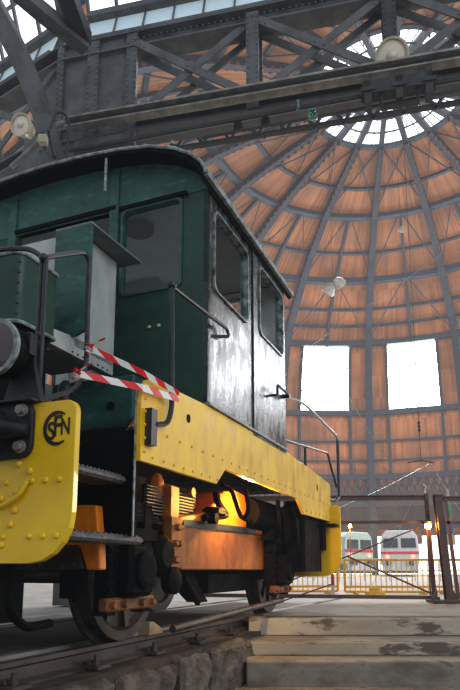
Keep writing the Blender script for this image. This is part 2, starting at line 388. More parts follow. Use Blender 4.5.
# far side wall
grid_wall(MB(), [w1,w2], UF, UR, 1.62, 3.46, SV, -1.45, -1.41).go('cab_side_wall', M_GREEN, L)
# front wall: right window, doorway, left window; rear wall the same
fh = [(.68,1.22,2.66,3.40),(-.40,.55,1.75,3.42),(-1.22,-.68,2.66,3.40)]
grid_wall(MB(), fh, -1.45, 1.45, 1.62, 3.50, FU, UF, UF+.05).go('cab_front_wall', M_GREEN, L)
grid_wall(MB(), [fh[0],fh[2],(-.3,.45,2.55,3.40)], -1.45, 1.45, 1.62, 3.50, FU, UR-.05, UR).go('cab_rear_wall', M_GREEN, L)
wf = wframe(fh[0], FU, UF-.012, UF+.055, L, M_GREENW, r=.05, wd=.008); wpane(fh[0], FU, UF+.02, wf)
wf = wframe(fh[2], FU, UF-.012, UF+.055, L, M_GREENW, r=.05, wd=.008); wpane(fh[2], FU, UF+.02, wf)
for hh in (fh[0],fh[2],(-.3,.45,2.55,3.40)):
    wf = wframe(hh, FU, UR-.055, UR+.012, L, M_GREENW, r=.05, wd=.008); wpane(hh, FU, UR-.03, wf)
# lining
grid_wall(MB(), [fh[0],fh[2],(-.3,.45,2.55,3.40)], -1.40, 1.40, 1.66, 3.46, FU, UR-.075, UR-.055).go('cab_lining', M_LINING, L)
grid_wall(MB(), [w1,w2], UF+.06, UR-.08, 1.66, 3.46, SV, -1.405, -1.39).go('cab_lining', M_LINING, L)
grid_wall(MB(), [w1,w2], UF+.06, UR-.08, 1.66, 3.46, SV, 1.39, 1.405).go('cab_lining', M_LINING, L)
MB().bb(-1.40,1.40,UF+.06,UR-.08,3.47,3.50).go('cab_ceiling', M_LINING, L)
MB().bb(-1.40,1.40,UF+.05,UR-.05,1.60,1.66).go('cab_floor', M_DKGREY, L)
MB().lathe([(.13,0),(.14,.02),(.14,.05),(.05,.09)], (.66,4.28,3.38), (0,0,1), 20).go('cab_ceiling_lamp', M_BLACK, L, smooth=True)
MB().bb(.1,.6,5.2,5.75,1.66,2.7).go('control_desk', M_LINING, L)
# lintel gutters and trim on the front
g = MB(); 
g.bar((.66,UF-.012,3.425),(1.27,UF-.012,3.425),.03,.03); g.bar((-.42,UF-.012,3.45),(.62,UF-.012,3.45),.03,.03); g.bar((-1.27,UF-.012,3.425),(-.66,UF-.012,3.425),.03,.03)
g.go('window_gutter', M_BLACK, L)
for a in (.56,-.50): MB().bb(a,a+.085,UF-.02,UF,2.6,3.8).go('cab_front_strip', M_GREENW, L)
# roof
half = [(1.50,3.43),(1.495,3.47),(1.46,3.54),(1.38,3.62),(1.23,3.715),(1.02,3.79),(.75,3.84),(.4,3.875),(0,3.89)]
top = half + [(-a,b) for a,b in half[-2::-1]]
low = [(a*.975, b-.035) for a,b in top]
vs = []; n = len(top)
rf = MB()
R0, R1 = UF-.17, UR+.17
vsr = [(a,R0,b) for a,b in top]+[(a,R1,b) for a,b in top]+[(a,R0,b) for a,b in low]+[(a,R1,b) for a,b in low]
fs = []
for i in range(n-1):
    fs += [(i,i+1,n+i+1,n+i),(2*n+i,3*n+i,3*n+i+1,2*n+i+1),(i,2*n+i,2*n+i+1,i+1),(n+i,n+i+1,3*n+i+1,3*n+i)]
fs += [(0,n,3*n,2*n),(n-1,3*n-1,4*n-1,2*n-1)]
rf.add(vsr, fs)
roof = rf.go('cab_roof', M_BLACK, L, smooth=True)
for uu in (UF, UR-.04):
    poly = [(a*.97,b-.03) for a,b in top if b > 3.47]
    poly = [(1.45,3.42)] + [(1.45,3.5)] + [(min(max(a,-1.45),1.45),b) for a,b in poly] + [(-1.45,3.5),(-1.45,3.42)]
    MB().prism(poly, FU, uu-.005, uu+.045).go('gable_panel', M_GREENW, L)
e = MB(); e.tube([(a*1.002,R0-.005,b) for a,b in top], .014, 6); e.go('roof_rim', M_CHIP, roof)
e = MB(); e.bar((1.505,R0,3.442),(1.505,R1,3.442),.03,.05); e.go('roof_gutter', M_CHIP, roof)
e = MB(); e.bar((-1.505,R0,3.442),(-1.505,R1,3.442),.03,.05); e.go('roof_gutter', M_CHIP, roof)
e = MB()
for a in (-.9,-.3,.25,.62,.8,.95,1.2): e.lathe([(.018,0),(.015,.025),(.006,.035)],(a,R0+.03,3.885-.075*a*a),(0,0,1),8)
e.go('roof_bolts', M_CHIP, roof)
MB().bar((.60,R0+.02,3.52),(.60,R0+.02,3.82),.012,.02).go('roof_stay', M_CHIP, L)

# lower front of the cab (apron) and platform
ap = [(.30,1.88),(.30,1.62),(.50,1.50),(.98,1.50),(1.02,1.56),(1.02,1.88)]
MB().prism(ap, FU, UF-.32, UF-.02).go('apron_panel', M_GREENW, L, bevel=.015)
MB().tube([(a,UF-.33,b-.01) for a,b in ap[1:5]],.026,6).go('apron_lip', M_DKGREY, L)
MB().lathe([(.03,0),(.03,.012)],(.84,UF-.335,1.66),(0,1,0),12).go('apron_hole', M_BLACK, L)
b = MB()
for a in (.955,1.04): b.lathe([(.014,0),(.012,.01)],(a,UF-.003,2.36),(0,-1,0),8)
b.go('marker_studs', M_WHITE, L)
# horn like valve on apron
t = MB(); t.lathe([(.055,0),(.06,.03),(.06,.09),(.045,.10),(.045,.14),(.055,.15),(.05,.20),(.02,.24)],(.60,3.46,1.57),(0,0,1),14)
t.go('whistle_valve', M_DKGREY, L, smooth=True)

# hood box
hb = rrect(-.83,.83,2.68,3.03,[.02,.02,.07,.07])
hood = MB().prism(hb, lambda a,b,t:(a,b,t), 1.93, 2.36)
for k in range(6): hood.rivet((.83-.02,2.68+.02,1.98+.065*k),(.7,-.7,0),.010)
hood = hood.go('front_hood', M_GREEN, L, smooth=True)
e = MB(); ed = rrect(-.833,.833,2.677,3.033,[.02,.02,.073,.073]); e.tube([(a,b,2.36) for a,b in ed], .012, 6, closed=True); e.tube([(a,b,1.93) for a,b in ed], .012, 6, closed=True); e.go('hood_edge', M_CHIP, hood)
MB().bb(-.80,.80,2.76,3.0,1.33,1.93).go('hood_base', M_BLACK, L)
# cabinet
cb = MB().bb(.2,.765,3.32,3.80,2.0,2.84).go('control_cabinet', M_CABIN, L)
pl = [(.60,2.86),(.60,2.08),(.68,2.05),(.80,2.05),(.88,2.08),(.90,2.12),(.90,2.86)]
MB().prism(pl, FU, 3.27, 3.30).go('cabinet_panel', M_GREENW, L, bevel=.006)
MB().prism([(3.27,.60),(3.27,.90),(3.90,.93),(3.90,.60)], lambda a,b,t:(b,a,t), 2.85, 2.865).go('cabinet_lid', mat('dull lid grey',(.20,.22,.22),(.13,.145,.145),rough=.6,scale=4), L)
lp = MB(); lp.prism([(3.02,2.03),(3.02,1.93),(3.80,1.93),(3.80,2.06),(3.3,2.06)], SV, .70, .765); lp.go('cabinet_skirt', M_CABIN, L)
e = MB()
for k in range(8): e.rivet((.768,3.3+.06*k,1.95),(1,0,0),.007)
e.go('cabinet_rivets', M_BLACK, cb)

# front headstock plates
def headstock(u, sgn, name):
    W = 1.46 if sgn > 0 else 1.57
    hp = rrect(-W,W,.53 if sgn > 0 else .42,1.325,[.06,.06,.24,.24])
    r_ = MB().prism(hp, FU, u-.02, u+.02); q = u-.022*sgn
    for z in (.66,.93):
        for a in (.98,1.06,1.22,1.30,1.38): r_.rivet((a,q,z),(0,-sgn,0),.017); r_.rivet((-a,q,z),(0,-sgn,0),.017)
    for z,a in ((1.02,1.13),(.88,1.13),(.79,1.12),(.72,1.10),(.62,1.05),(.98,1.20),(.85,1.03),(.58,1.0)): r_.rivet((a,q,z),(0,-sgn,0),.02); r_.rivet((-a,q,z),(0,-sgn,0),.02)
    for a in (-.7,-.4,0,.4,.7): r_.rivet((a,q,.62),(0,-sgn,0),.02); r_.rivet((a,q,.93),(0,-sgn,0),.02)
    o = r_.go(name, M_YELLOW, L, bevel=.006)
    return o
hs = headstock(2.45, 1, 'front_headstock')
hr = headstock(7.93, -1, 'rear_headstock')
bk = MB().bb(-1.36,1.36,2.47,2.60,.9,1.31).go('headstock_beam', M_BLACK, L)
MB().bb(-1.38,1.38,7.72,7.91,.75,1.3).go('headstock_beam', M_BLACK, L)
r_ = MB(); r_.bar((1.30,7.80,1.06),(1.55,7.80,1.06),.2,.03); r_.go('rear_step', M_BLACK, L)
wire = MB(); wire.tube(smoothpath([(.85,2.40,.82),(1.05,2.40,.80),(1.16,2.41,.86),(1.20,2.42,.93)],.08),.011,8); wire.go('hose_loop', M_YELLOW, L, smooth=True)

# emblem: interlaced letters inside a large C, painted on the front plate
def glyph_mesh(ch, size, off, sx=1., sy=1.):
    cu = bpy.data.curves.new('g', 'FONT'); cu.body = ch; cu.size = size; cu.extrude = .0008; cu.offset = off
    ob = bpy.data.objects.new('g', cu); COL.objects.link(ob)
    bpy.context.view_layer.update()
    me = bpy.data.meshes.new_from_object(ob.evaluated_get(bpy.context.evaluated_depsgraph_get()))
    bpy.data.objects.remove(ob)
    vs = [tuple(v.co) for v in me.vertices]; fs = [tuple(p.vertices) for p in me.polygons]
    xs = [v[0] for v in vs]; ys = [v[1] for v in vs]
    cx, cyy = (min(xs)+max(xs))/2, (min(ys)+max(ys))/2
    return [((x-cx)*sx, (y-cyy)*sy, z) for x,y,z in vs], fs
em = MB(); ec = (1.35, 1.185)
cpts = []
n = 26
outer = [(math.cos(R(52+256*k/n)), math.sin(R(52+256*k/n))) for k in range(n+1)]
vs = []; fs = []
for k,(a,b) in enumerate(outer):
    w = .009 + .015*max(0,math.sin(PI*k/n))**.7
    r0 = .088
    vs += [(ec[0]+a*r0*.92, 2.427, ec[1]+b*r0), (ec[0]+a*(r0-w)*.92, 2.427, ec[1]+b*(r0-w))]
for k in range(n): fs.append((2*k,2*k+1,2*k+3,2*k+2))
em.add(vs, fs)
for ch, size, dx, dz, sx, sy in (('S',.125,-.030,-.012,.85,1.0),('F',.15,.008,.012,.8,1.0),('N',.105,.052,.006,.72,1.1)):
    vs, fs = glyph_mesh(ch, size, .0022, sx, sy)
    em.add([(ec[0]+dx+x, 2.427-z, ec[1]+dz+y) for x,y,z in vs], fs)
em.go('emblem', M_INK, hs)

# buffers
def buffer(a, u, sg):
    o = MB().prism(rrect(a-.26,a+.26,1.045,1.335,.07), FU, u-.02*sg, u-.05*sg).go('buffer_base', M_DKGREY, L, bevel=.008)
    MB().lathe([(.125,0),(.12,.05),(.10,.12),(.10,.26),(.085,.27),(.085,.36)],(a,u-.04*sg,1.19),(0,-sg,0),20).go('buffer_casing', M_DKGREY, o, smooth=True)
    MB().lathe([(.05,.33),(.05,.42),(.20,.43),(.215,.45),(.20,.47),(.1,.485)],(a,u-.04*sg,1.19),(0,-sg,0),28).go('buffer_head', M_DKGREY, o, smooth=True)
    for p in (-.20,.20):
        for q in (1.10,1.285): MB().lathe([(.034,0),(.034,.012),(.022,.012),(.022,.035)],(a+p,u-.05*sg,q),(0,-sg,0),10).go('bolt', M_GIRDL, o)
    c = MB(); c.tube([(a+.04,u-.10*sg,1.19),(a+.13,u-.10*sg,1.185),(a+.25,u-.06*sg,1.18)],[.06,.05,.03],10); c.go('buffer_rib', M_DKGREY, o, smooth=True)
for a in (.96,-.96): buffer(a, 2.45, 1); buffer(a, 7.93, -1)
hk = MB(); hk.tube(smoothpath([(0,2.40,1.10),(0,2.22,1.10),(0,2.14,1.20),(0,2.24,1.26)],.06),.03,8); hk.bb(-.12,.12,2.40,2.43,.98,1.22); hk.go('coupling_hook', M_DKGREY, L, smooth=True)
# headlights on brackets
def headlight(a):
    h = MB().lathe([(.06,.16),(.11,.13),(.135,.05),(.14,0),(.145,-.03)],(a,2.34,1.595),(0,1,0),28).go('headlight', M_BLACK, L, smooth=True)
    MB().lathe([(.146,0),(.150,-.02),(.148,-.03),(.144,-.028)],(a,2.31,1.595),(0,1,0),32).go('headlight_rim', M_CHIP, h, smooth=True)
    MB().lathe([(.145,0),(.10,-.02),(.05,-.03),(.005,-.032)],(a,2.29,1.595),(0,1,0),28).go('headlight_lens', M_LENS, h, smooth=True)
headlight(1.055); headlight(-1.055)
b = MB(); b.prism([(1.0,1.33),(1.25,1.33),(1.20,1.52),(1.19,1.66),(1.07,1.66),(1.07,1.52)], FU, 2.42, 2.46); b.bb(1.05,1.20,2.38,2.44,1.57,1.69); b.bb(.95,1.24,2.36,2.5,1.325,1.34); b.go('lamp_bracket', M_DKGREY, L, bevel=.005)
b = MB(); b.prism([(-1.02,1.33),(-1.21,1.33),(-1.18,1.52),(-1.175,1.66),(-1.07,1.66),(-1.07,1.52)], FU, 2.42, 2.46); b.go('lamp_bracket', M_DKGREY, L, bevel=.005)

# front handrails (flat bar posts)
h = MB(); h.tube([(1.205,2.46,1.34),(1.205,2.46,2.13)],.012,8); h.tube([(1.175,2.46,1.34),(1.175,2.46,2.13)],.012,8); h.sph((1.19,2.455,2.13),.026); h.sph((1.19,2.455,1.70),.02); h.go('handrail_post', M_HAND, L, smooth=True)
h = MB(); h.tube(smoothpath([(1.19,2.46,2.13),(1.10,2.46,2.20),(.94,2.46,2.24),(.7,2.46,2.24),(.2,2.46,2.22),(-.7,2.46,2.24),(-1.19,2.46,2.13),(-1.19,2.46,1.34)],.12),.0145,8); h.go('handrail', M_HAND, L, smooth=True)
h = MB(); h.tube(smoothpath([(1.19,2.46,2.13),(1.19,2.52,2.17),(1.20,2.84,2.36),(1.20,2.86,1.66),(1.20,2.78,1.50),(1.20,2.50,1.36)],.10),.0145,8); h.go('handrail', M_HAND, L, smooth=True)
# cab corner handrail on the skirt
h = MB(); h.tube(smoothpath([(1.49,3.345,2.31),(1.49,3.37,1.50),(1.49,3.32,1.39),(1.49,3.16,1.35)],.07),.017,8); h.bb(1.45,1.50,3.10,3.17,1.22,1.44); h.sph((1.49,3.345,2.32),.03); h.go('handrail', M_HAND, L, smooth=True)
h = MB(); h.tube(smoothpath([(1.49,3.345,2.31),(1.50,4.26,2.36),(1.50,4.30,2.31),(1.44,4.07,2.24)],.05),.014,8); h.go('handrail', M_HAND, L, smooth=True)
# rear handrails
h = MB(); h.tube(smoothpath([(1.45,5.95,2.26),(1.49,6.35,2.32),(1.49,6.75,2.34),(1.49,8.30,2.30),(1.49,8.28,1.95)],.14),.016,8); h.go('handrail', M_WIRE, L, smooth=True)
h = MB(); h.tube(smoothpath([(1.49,8.28,2.28),(1.49,8.28,1.48),(1.47,8.1,1.40),(1.40,7.85,1.40)],.06),.022,8); h.tube(smoothpath([(1.40,5.95,1.82),(1.40,8.05,2.04),(1.40,8.2,1.9),(1.46,8.27,1.6)],.08),.0145,8); h.tube([(1.40,6.9,1.60),(1.40,6.9,1.93)],.016,8); h.go('handrail', M_HAND, L, smooth=True)

# yellow skirts
sk = [(3.06,1.12),(3.05,1.46),(3.07,1.56),(3.12,1.62),(3.20,1.645),(4.0,1.68),(5.95,1.685),(6.9,1.65),(7.84,1.60),(7.90,1.56),(7.92,1.11),(6.58,1.10),(6.34,1.245),(4.34,1.26),(4.17,1.125)]
for sg in (1,-1):
    r_ = MB().prism(sk, SV, sg*1.425, sg*1.455)
    for k in range(26): r_.rivet((sg*1.457,3.2+.18*k,1.325),(sg,0,0),.012)
    for k in range(8): r_.rivet((sg*1.457,3.2+.14*k,1.16),(sg,0,0),.011)
    for k in range(5): r_.rivet((sg*1.457,3.10,1.18+.08*k),(sg,0,0),.012)
    for k in range(7): r_.rivet((sg*1.457,6.7+.19*k,1.15),(sg,0,0),.013)
    o = r_.go('side_skirt', M_YELSIDE, L, bevel=.005)
    q = MB(); q.bar((sg*1.45,4.0,1.695),(sg*1.45,5.95,1.70),.05,.02); q.go('skirt_edge', M_CHIP, o)
    q = MB(); q.prism([(3.68+.025*math.cos(k*PI/6),1.51+.03*math.sin(k*PI/6)) for k in range(12)], SV, sg*1.452, sg*1.46); q.prism([(7.20+.018*math.cos(k*PI/6),1.47+.04*math.sin(k*PI/6)) for k in range(12)], SV, sg*1.452, sg*1.46); q.go('access_hole', M_BLACK, o)
MB().bb(-1.42,1.42,3.98,7.84,1.50,1.58).go('deck', M_BLACK, L)
MB().bb(-1.0,1.0,2.47,4.0,1.30,1.34).go('front_platform', M_BLACK, L)
# step recess plates
b = MB(); b.bb(.70,1.42,3.06,3.09,.69,1.31); b.go('step_back_plate', M_BLACK, L)
b = MB(); b.bb(.9,1.0,2.5,3.06,.9,1.3); b.go('step_side_plate', M_BLACK, L)
b = MB(); b.bb(1.418,1.425,3.045,3.06,.69,1.58); b.go('plate_edge', M_CHIP, L)
for (u0,u1,z,vv) in ((2.50,3.06,1.01,1.36),(2.44,3.24,.67,1.38)):
    b = MB(); b.cbox((vv-.10,(u0+u1)/2,z),(.22,u1-u0,.045),.015)
    for k in range(14): b.bb(vv-.2,vv,u0+.03+(u1-u0-.06)*k/14,u0+.045+(u1-u0-.06)*k/14,z+.02,z+.028)
    b.go('step_tread', M_TREAD, L)
b = MB(); b.prism([(.98,.63),(1.0,.875),(1.22,.865),(1.25,.63),(1.26,.50),(1.17,.50),(1.12,.63)], FU, 2.98, 3.05); b.go('sandbox', M_ORANGE, L, bevel=.01)
b = MB(); b.prism([(.70,.64),(1.115,.64),(1.16,.51),(.70,.48)], FU, 2.955, 2.975)
for k in range(4): b.rivet((.86+.08*k,2.953,.53),(0,-1,0),.016)
b.go('guard_plate', M_WHEEL, L)
M_TIE = mat('rusty tie bar', (.34,.12,.025), (.09,.04,.02), rough=.6, scale=7, bump=.2)
# main frame and running gear
fr = MB(); 
for sg in (1,-1): fr.prism([(2.6,.55),(2.6,1.3),(7.75,1.3),(7.75,.55),(6.75,.45),(4.5,.45),(3.4,.50)], SV, sg*.50, sg*.54)
fr.go('main_frame', M_BLACK, L)
for k in (3.97,7.28):
    MB().tube([(-.8,k,.47),(.8,k,.47)],.07,12).go('axle', M_WHEEL, L, smooth=True)
    for sg in (1,-1):
        wv = sg*.75
        w = MB().lathe([(.10,-.05),(.37,-.03),(.40,-.065),(.505,-.07),(.505,-.04),(.47,-.03),(.466,.07),(.40,.07),(.37,.02),(.16,.03),(.14,.10),(.05,.10)],(wv,k,.47),(sg,0,0),40).go('wheel', M_WHEEL, L, smooth=True)
        s_ = MB()
        for q in range(9):
            an = 2*PI*q/9; s_.bar((wv+sg*.03,k+.13*math.cos(an),.47+.13*math.sin(an)),(wv+sg*.03,k+.38*math.cos(an),.47+.38*math.sin(an)),.05,.05,(1,0,0))
        s_.go('spokes', M_WHEEL, w)
        # axle box and guides
        ux = k-.34
        a = MB(); a.cbox((sg*1.05,ux-.02,.50),(.26,.30,.34),.03); a.lathe([(.12,0),(.12,.04),(.09,.05)],(sg*1.17,ux-.02,.50),(sg,0,0),18); a.go('axle_box', M_BLACK, L)
        a = MB()
        for d in (-.24,.20): a.bb(sg*.98,sg*1.08,ux+d-.05,ux+d+.05,.22,.95)
        a.bb(sg*1.0,sg*1.1,ux-.32,ux+.30,.70,.78)
        for z in (.38,.46,.54,.62):
            for d in (-.27,-.21,.17,.23): a.rivet((sg*1.085,ux+d,z),(sg,0,0),.018)
        a.go('horn_guide', M_BLACK, L)
        sp = MB()
        for q in range(5): sp.bar((sg*1.03,ux-.46+.07*q,.84+.028*q),(sg*1.03,ux+.42-.07*q,.84+.028*q),.09,.026)
        sp.bb(sg*.97,sg*1.09,ux-.07,ux+.03,.80,1.0)
        sp.go('leaf_spring', M_BLACK, L)
        tb_ = MB(); tb_.cbox((sg*1.06,ux-.01,.285),(.07,.60,.085),.012)
        for d in (-.26,-.12,.1,.24): tb_.lathe([(.026,0),(.02,.03)],(sg*1.095,ux+d,.285),(sg,0,0),8)
        tb_.go('tie_bar', M_TIE, L)
        bs = MB(); pts = [(sg*.80,k-.62+.0,.85),(sg*.80,k-.60,.5),(sg*.80,k-.57,.3)]
        bs.tube(pts,.02,6); bs.prism([(k-.60,.32),(k-.555,.32),(k-.535,.5),(k-.555,.68),(k-.61,.68)], SV, sg*.70, sg*.80); bs.go('brake_shoe', M_BLACK, L)
# orange drive housing between the wheels
b = MB(); b.bb(.62,.95,4.62,6.72,.50,.88); o1 = b.go('drive_housing', M_RUSTBOX, L, bevel=.012)
hump = [(4.50,.88),(4.6,.94),(4.9,.98),(5.15,1.03),(5.35,1.14),(5.55,1.25),(5.8,1.30),(6.05,1.28),(6.25,1.16),(6.35,1.0),(6.6,.98),(6.65,.88)]
b = MB().prism(hump, SV, .62, .965).go('drive_cover', M_ORANGE, L, bevel=.03)
b = MB(); b.bar((.96,4.62,.885),(.96,6.4,.915),.012,.06); b.go('housing_band', M_DKGREY, o1)
b = MB(); b.bb(.9,.97,4.40,4.58,.52,.92)
for q in range(6): b.lathe([(.03,0),(.022,.035)],(.97,4.44+.04*(q%3),.58+.13*(q//2)),(1,0,0),8)
b.go('motor_flange', M_RUSTBOX, L)
b = MB(); b.lathe([(.14,-.02),(.15,.05),(.10,.10)],(.92,4.26,.62),(1,0,0),16); b.lathe([(.10,-.02),(.11,.06),(.06,.09)],(.94,4.42,.42),(1,0,0),14); b.go('gear_case', M_BLACK, L, smooth=True)
b = MB(); b.lathe([(.10,0),(.125,.02),(.12,.06),(.06,.09)],(.80,4.36,1.15),(1,0,0),20); b.go('blower_cover', M_RUSTBOX, L, smooth=True)
b = MB(); b.lathe([(.045,0),(.04,.04)],(.90,4.86,1.17),(1,0,0),14); b.go('pipe_cap', M_RUSTBOX, L, smooth=True)
for (u0,u1) in ((4.14,4.42),(4.60,5.02)):
    b = MB(); b.bb(.84,.86,u0,u1,.92,1.16)
    o2 = b.go('radiator_core', M_BLACK, L)
    q = MB()
    for k in range(9): q.bar((.88,u0,.935+.026*k),(.88,u1,.935+.026*k),.02,.009)
    q.go('radiator_fins', M_GIRDL, o2)
b = MB(); b.bb(.86,.94,4.44,4.58,.80,1.17); b.go('radiator_post', M_ORANGE, L)
b = MB(); b.cbox((1.0,5.18,1.02),(.16,.22,.08),.02); b.tube(smoothpath([(1.0,4.95,.95),(1.02,5.15,.98),(1.05,5.35,1.0),(1.02,5.2,1.12),(1.0,5.22,1.2)],.05),.035,8); b.lathe([(.05,0),(.05,.08)],(1.0,5.05,.95),(1,0,0),10); b.go('linkage', M_BLACK, L, smooth=True)
b = MB(); b.tube(smoothpath([(1.15,5.0,1.24),(1.18,5.15,1.22),(1.2,5.25,1.05),(1.1,5.6,1.0),(1.0,6.2,1.0)],.12),.022,8); b.tube(smoothpath([(1.25,5.32,1.24),(1.27,5.35,1.05),(1.2,5.42,.98)],.1),.02,8); b.tube(smoothpath([(1.2,6.45,1.24),(1.25,6.3,1.12),(1.25,6.35,.95),(1.1,6.6,.8)],.12),.022,8); b.go('brake_hose', M_BLACK, L, smooth=True)
b = MB(); b.lathe([(.02,-.02),(.16,0),(.17,.05),(.17,1.0),(.16,1.05),(.02,1.07)],(.95,6.1,1.10),(0,1,0),18); b.go('air_tank', M_BLACK, L, smooth=True)
b = MB(); b.bb(1.1,1.35,7.0,7.75,.48,1.3); b.prism([(6.75,1.2),(7.0,1.3),(7.0,.5)],SV,1.15,1.3); b.go('rear_step_plate', M_BLACK, L)
b = MB(); b.bb(.7,1.05,6.72,6.98,.40,1.0); b.lathe([(.08,0),(.09,.05),(.05,.08)],(1.05,6.85,.6),(1,0,0),12); b.lathe([(.06,0),(.07,.05),(.03,.08)],(1.05,6.8,.82),(1,0,0),12); b.go('rear_gear_case', M_BLACK, L)
b = MB(); b.tube([(1.0,4.55,.45),(.9,5.05,.22)],.03,8); b.prism([(4.9,.48),(5.25,.48),(5.6,.2),(5.45,.2)],SV,.6,.75); b.bb(.55,.8,5.5,6.7,.28,.46); b.go('brake_rigging', M_BLACK, L)
b = MB(); b.bb(-.5,.5,2.8,7.6,.9,1.28); b.go('frame_cover', M_BLACK, L)
b = MB(); b.tube(smoothpath([(1.0,2.58,.62),(1.0,2.56,.30),(1.0,2.7,.20),(.92,3.0,.2)],.08),.025,8); b.tube(smoothpath([(.7,2.6,.7),(.7,2.6,.25)],.05),.022,8); b.bb(.62,.85,2.62,2.85,.22,.5); b.go('rail_guard', M_BLACK, L, smooth=True)
# ladder rod / pole lying across the track
def along(px): pass
pole = MB(); pole.tube([LW(.98,4.42,.05),LW(1.08,6.95,.165)],.030,10)
pole.go('metal_pole', M_RAIL, smooth=True, label='grey metal pole lying beside the wheels along the near rail', category='pole')
wd = MB(); wd.prism([(0,0),(.22,0),(.22,.03),(.06,.10),(0,.10)], lambda a,b,t:(t,a,b), -.05,.05)
w_ = wd.go('wheel_chock', mat('pale wood',(.45,.34,.2),(.3,.22,.13),rough=.7), label='small pale wooden wedge on the rail behind the front wheel', category='wedge'); w_.location = LW(.75,4.38,0); w_.rotation_euler = (0,0,-TH)

# warm work lamp inside the engine bay
wl = bpy.data.lights.new('work lamp', 'POINT'); wl.energy = 55; wl.color = (1,.55,.15); wl.shadow_soft_size = .06
wlo = bpy.data.objects.new('work_lamp', wl); COL.objects.link(wlo); wlo.location = LW(1.22,5.45,1.17)

# ------------------------------------------------------------------ barrier tapes
def tape(p, m, q, w, tw0, tw1, label):
    p, m, q = Vector(p), Vector(m), Vector(q); n = 24; vs = []; mb = MB(); sag = 0
    l1, l2 = (m-p).length, (q-m).length; ln = l1+l2; d = q-p
    for i in range(n+1):
        t = i/n; c = p.lerp(m, t*ln/l1) if t*ln <= l1 else m.lerp(q, (t*ln-l1)/l2); an = tw0+(tw1-tw0)*t
        ax = Vector((0,0,1))*math.cos(an) + d.cross(Vector((0,0,1))).normalized()*math.sin(an)
        vs += [c-ax*w/2, c+ax*w/2]
    mb.add(vs, [(2*i,2*i+2,2*i+3,2*i+1) for i in range(n)])
    o = mb.go('barrier_tape', M_TAPE, label=label, category='tape', group='barrier tapes on the locomotive')
    uv = o.data.uv_layers.new(name='UVMap')
    for lp in o.data.loops:
        vi = lp.vertex_index; uv.data[lp.index].uv = ((vi//2)/n*ln/.20, .32*(vi % 2))
    k = MB()
    for j in range(5):
        a0 = random.random()*6; pts = [p+Vector((.02*math.cos(a0+t*1.3),.02*math.sin(a0+t*1.3),.012*j-.03+.012*math.sin(t*3))) for t in range(5)]
        k.tube(pts,.008,5,flat=.4)
    k.tube([p, p+Vector((.05,-.02,.03)), p+Vector((.10,-.03,.05+.02*sag))],.009,5,flat=.3)
    kk = k.go('knot', M_TAPE, o); uv = kk.data.uv_layers.new(name='UVMap')
    for lp in kk.data.loops:
        co = kk.data.vertices[lp.vertex_index].co; uv.data[lp.index].uv = (co.x*9+co.z*14, .2)
    return o
tape(LW(1.23,2.84,1.755), LW(1.48,3.02,1.63), LW(1.525,3.40,1.60), .036, .3, .5, 'upper red and white striped tape sloping from handrail to cab step rail')
tape(LW(1.23,2.73,1.57), LW(1.48,3.02,1.54), LW(1.525,3.40,1.565), .040, .1, .2, 'lower red and white striped tape tied just above the yellow front plate')

# ------------------------------------------------------------------ ROTUNDA
OX, OY = 10.4, 36.
DP = [(26.4,7.3),(26.35,9.7),(26.3,12),(26.0,16.4),(25.55,18.6),(24.9,20.8),(24.0,22.9),(22.5,24.7),(19.0,27.0),(16.0,28.6),(12.0,30.0),(8.0,30.9),(5.1,31.4)]
A0 = 8.5
def dpt(r, z, deg): a = R(deg); return (r*math.sin(a), r*math.cos(a), z)
def prof_at(z):
    for (r0,z0),(r1,z1) in zip(DP, DP[1:]):
        if z0 <= z <= z1: t = (z-z0)/(z1-z0); return r0+(r1-r0)*t
    return DP[-1][0]
dome_root = None
sh = MB(); FR = (0,.21,.5,.785,1)
ZW0, ZW1 = 16.4, 22.9
winbays = {-2:1,-1:1,0:1,1:1,2:1,3:1,-3:1}
panebars = []
for b in range(18):
    bb_ = b if b < 9 else b-18
    for i in range(len(DP)-1):
        for k in range(4):
            r0,z0 = DP[i]; r1,z1 = DP[i+1]
            if math.cos(R(A0+20*b+10)) < -.3 and z0 < 16: continue
            if bb_ in winbays and k in (1,2) and z0 >= ZW0-.01 and z1 <= ZW1+.01: continue
            for h_ in range(2):
                g0 = FR[k]+(FR[k+1]-FR[k])*h_/2; g1 = FR[k]+(FR[k+1]-FR[k])*(h_+1)/2
                a, c = A0+20*b+20*g0, A0+20*b+20*g1
                sh.add([dpt(r0,z0,a),dpt(r0,z0,c),dpt(r1,z1,c),dpt(r1,z1,a)], [(0,1,2,3)])
o = sh.go('ceiling', M_DOME, kind='structure'); o.location = (OX,OY,0)
wn = 1
for bb_ in winbays:
    a, c = A0+20*bb_+20*.21, A0+20*bb_+20*.785
    m = MB()
    zs = [q for q in DP if ZW0-.01 <= q[1] <= ZW1+.01]
    for (r0,z0),(r1,z1) in zip(zs, zs[1:]):
        m.add([dpt(r0+.05,z0,a),dpt(r0+.05,z0,c),dpt(r1+.05,z1,c),dpt(r1+.05,z1,a)], [(0,1,2,3)])
    w = m.go('window_%d' % wn, M_SKY1, kind='structure'); w.location = (OX,OY,0)
    f_ = MB()
    for z in (16.5,18.6,20.8,22.85):
        r_ = prof_at(z)-.06; f_.bar(dpt(r_,z,a),dpt(r_,z,c),.12,.12 if z in (18.6,20.8) else .25)
    for a_ in (a,c,):
        for (r0,z0),(r1,z1) in zip(zs, zs[1:]): f_.bar(dpt(r0-.06,z0,a_),dpt(r1-.06,z1,a_),.22,.15)
    for q in range(1,14):
        a_ = a+(c-a)*q/14; r_ = prof_at(16.7)-.05; f_.bar(dpt(r_,16.5,a_),dpt(r_,16.95,a_),.05,.05)
    f_.go('window_frame', M_RIB, w)
    wn += 1
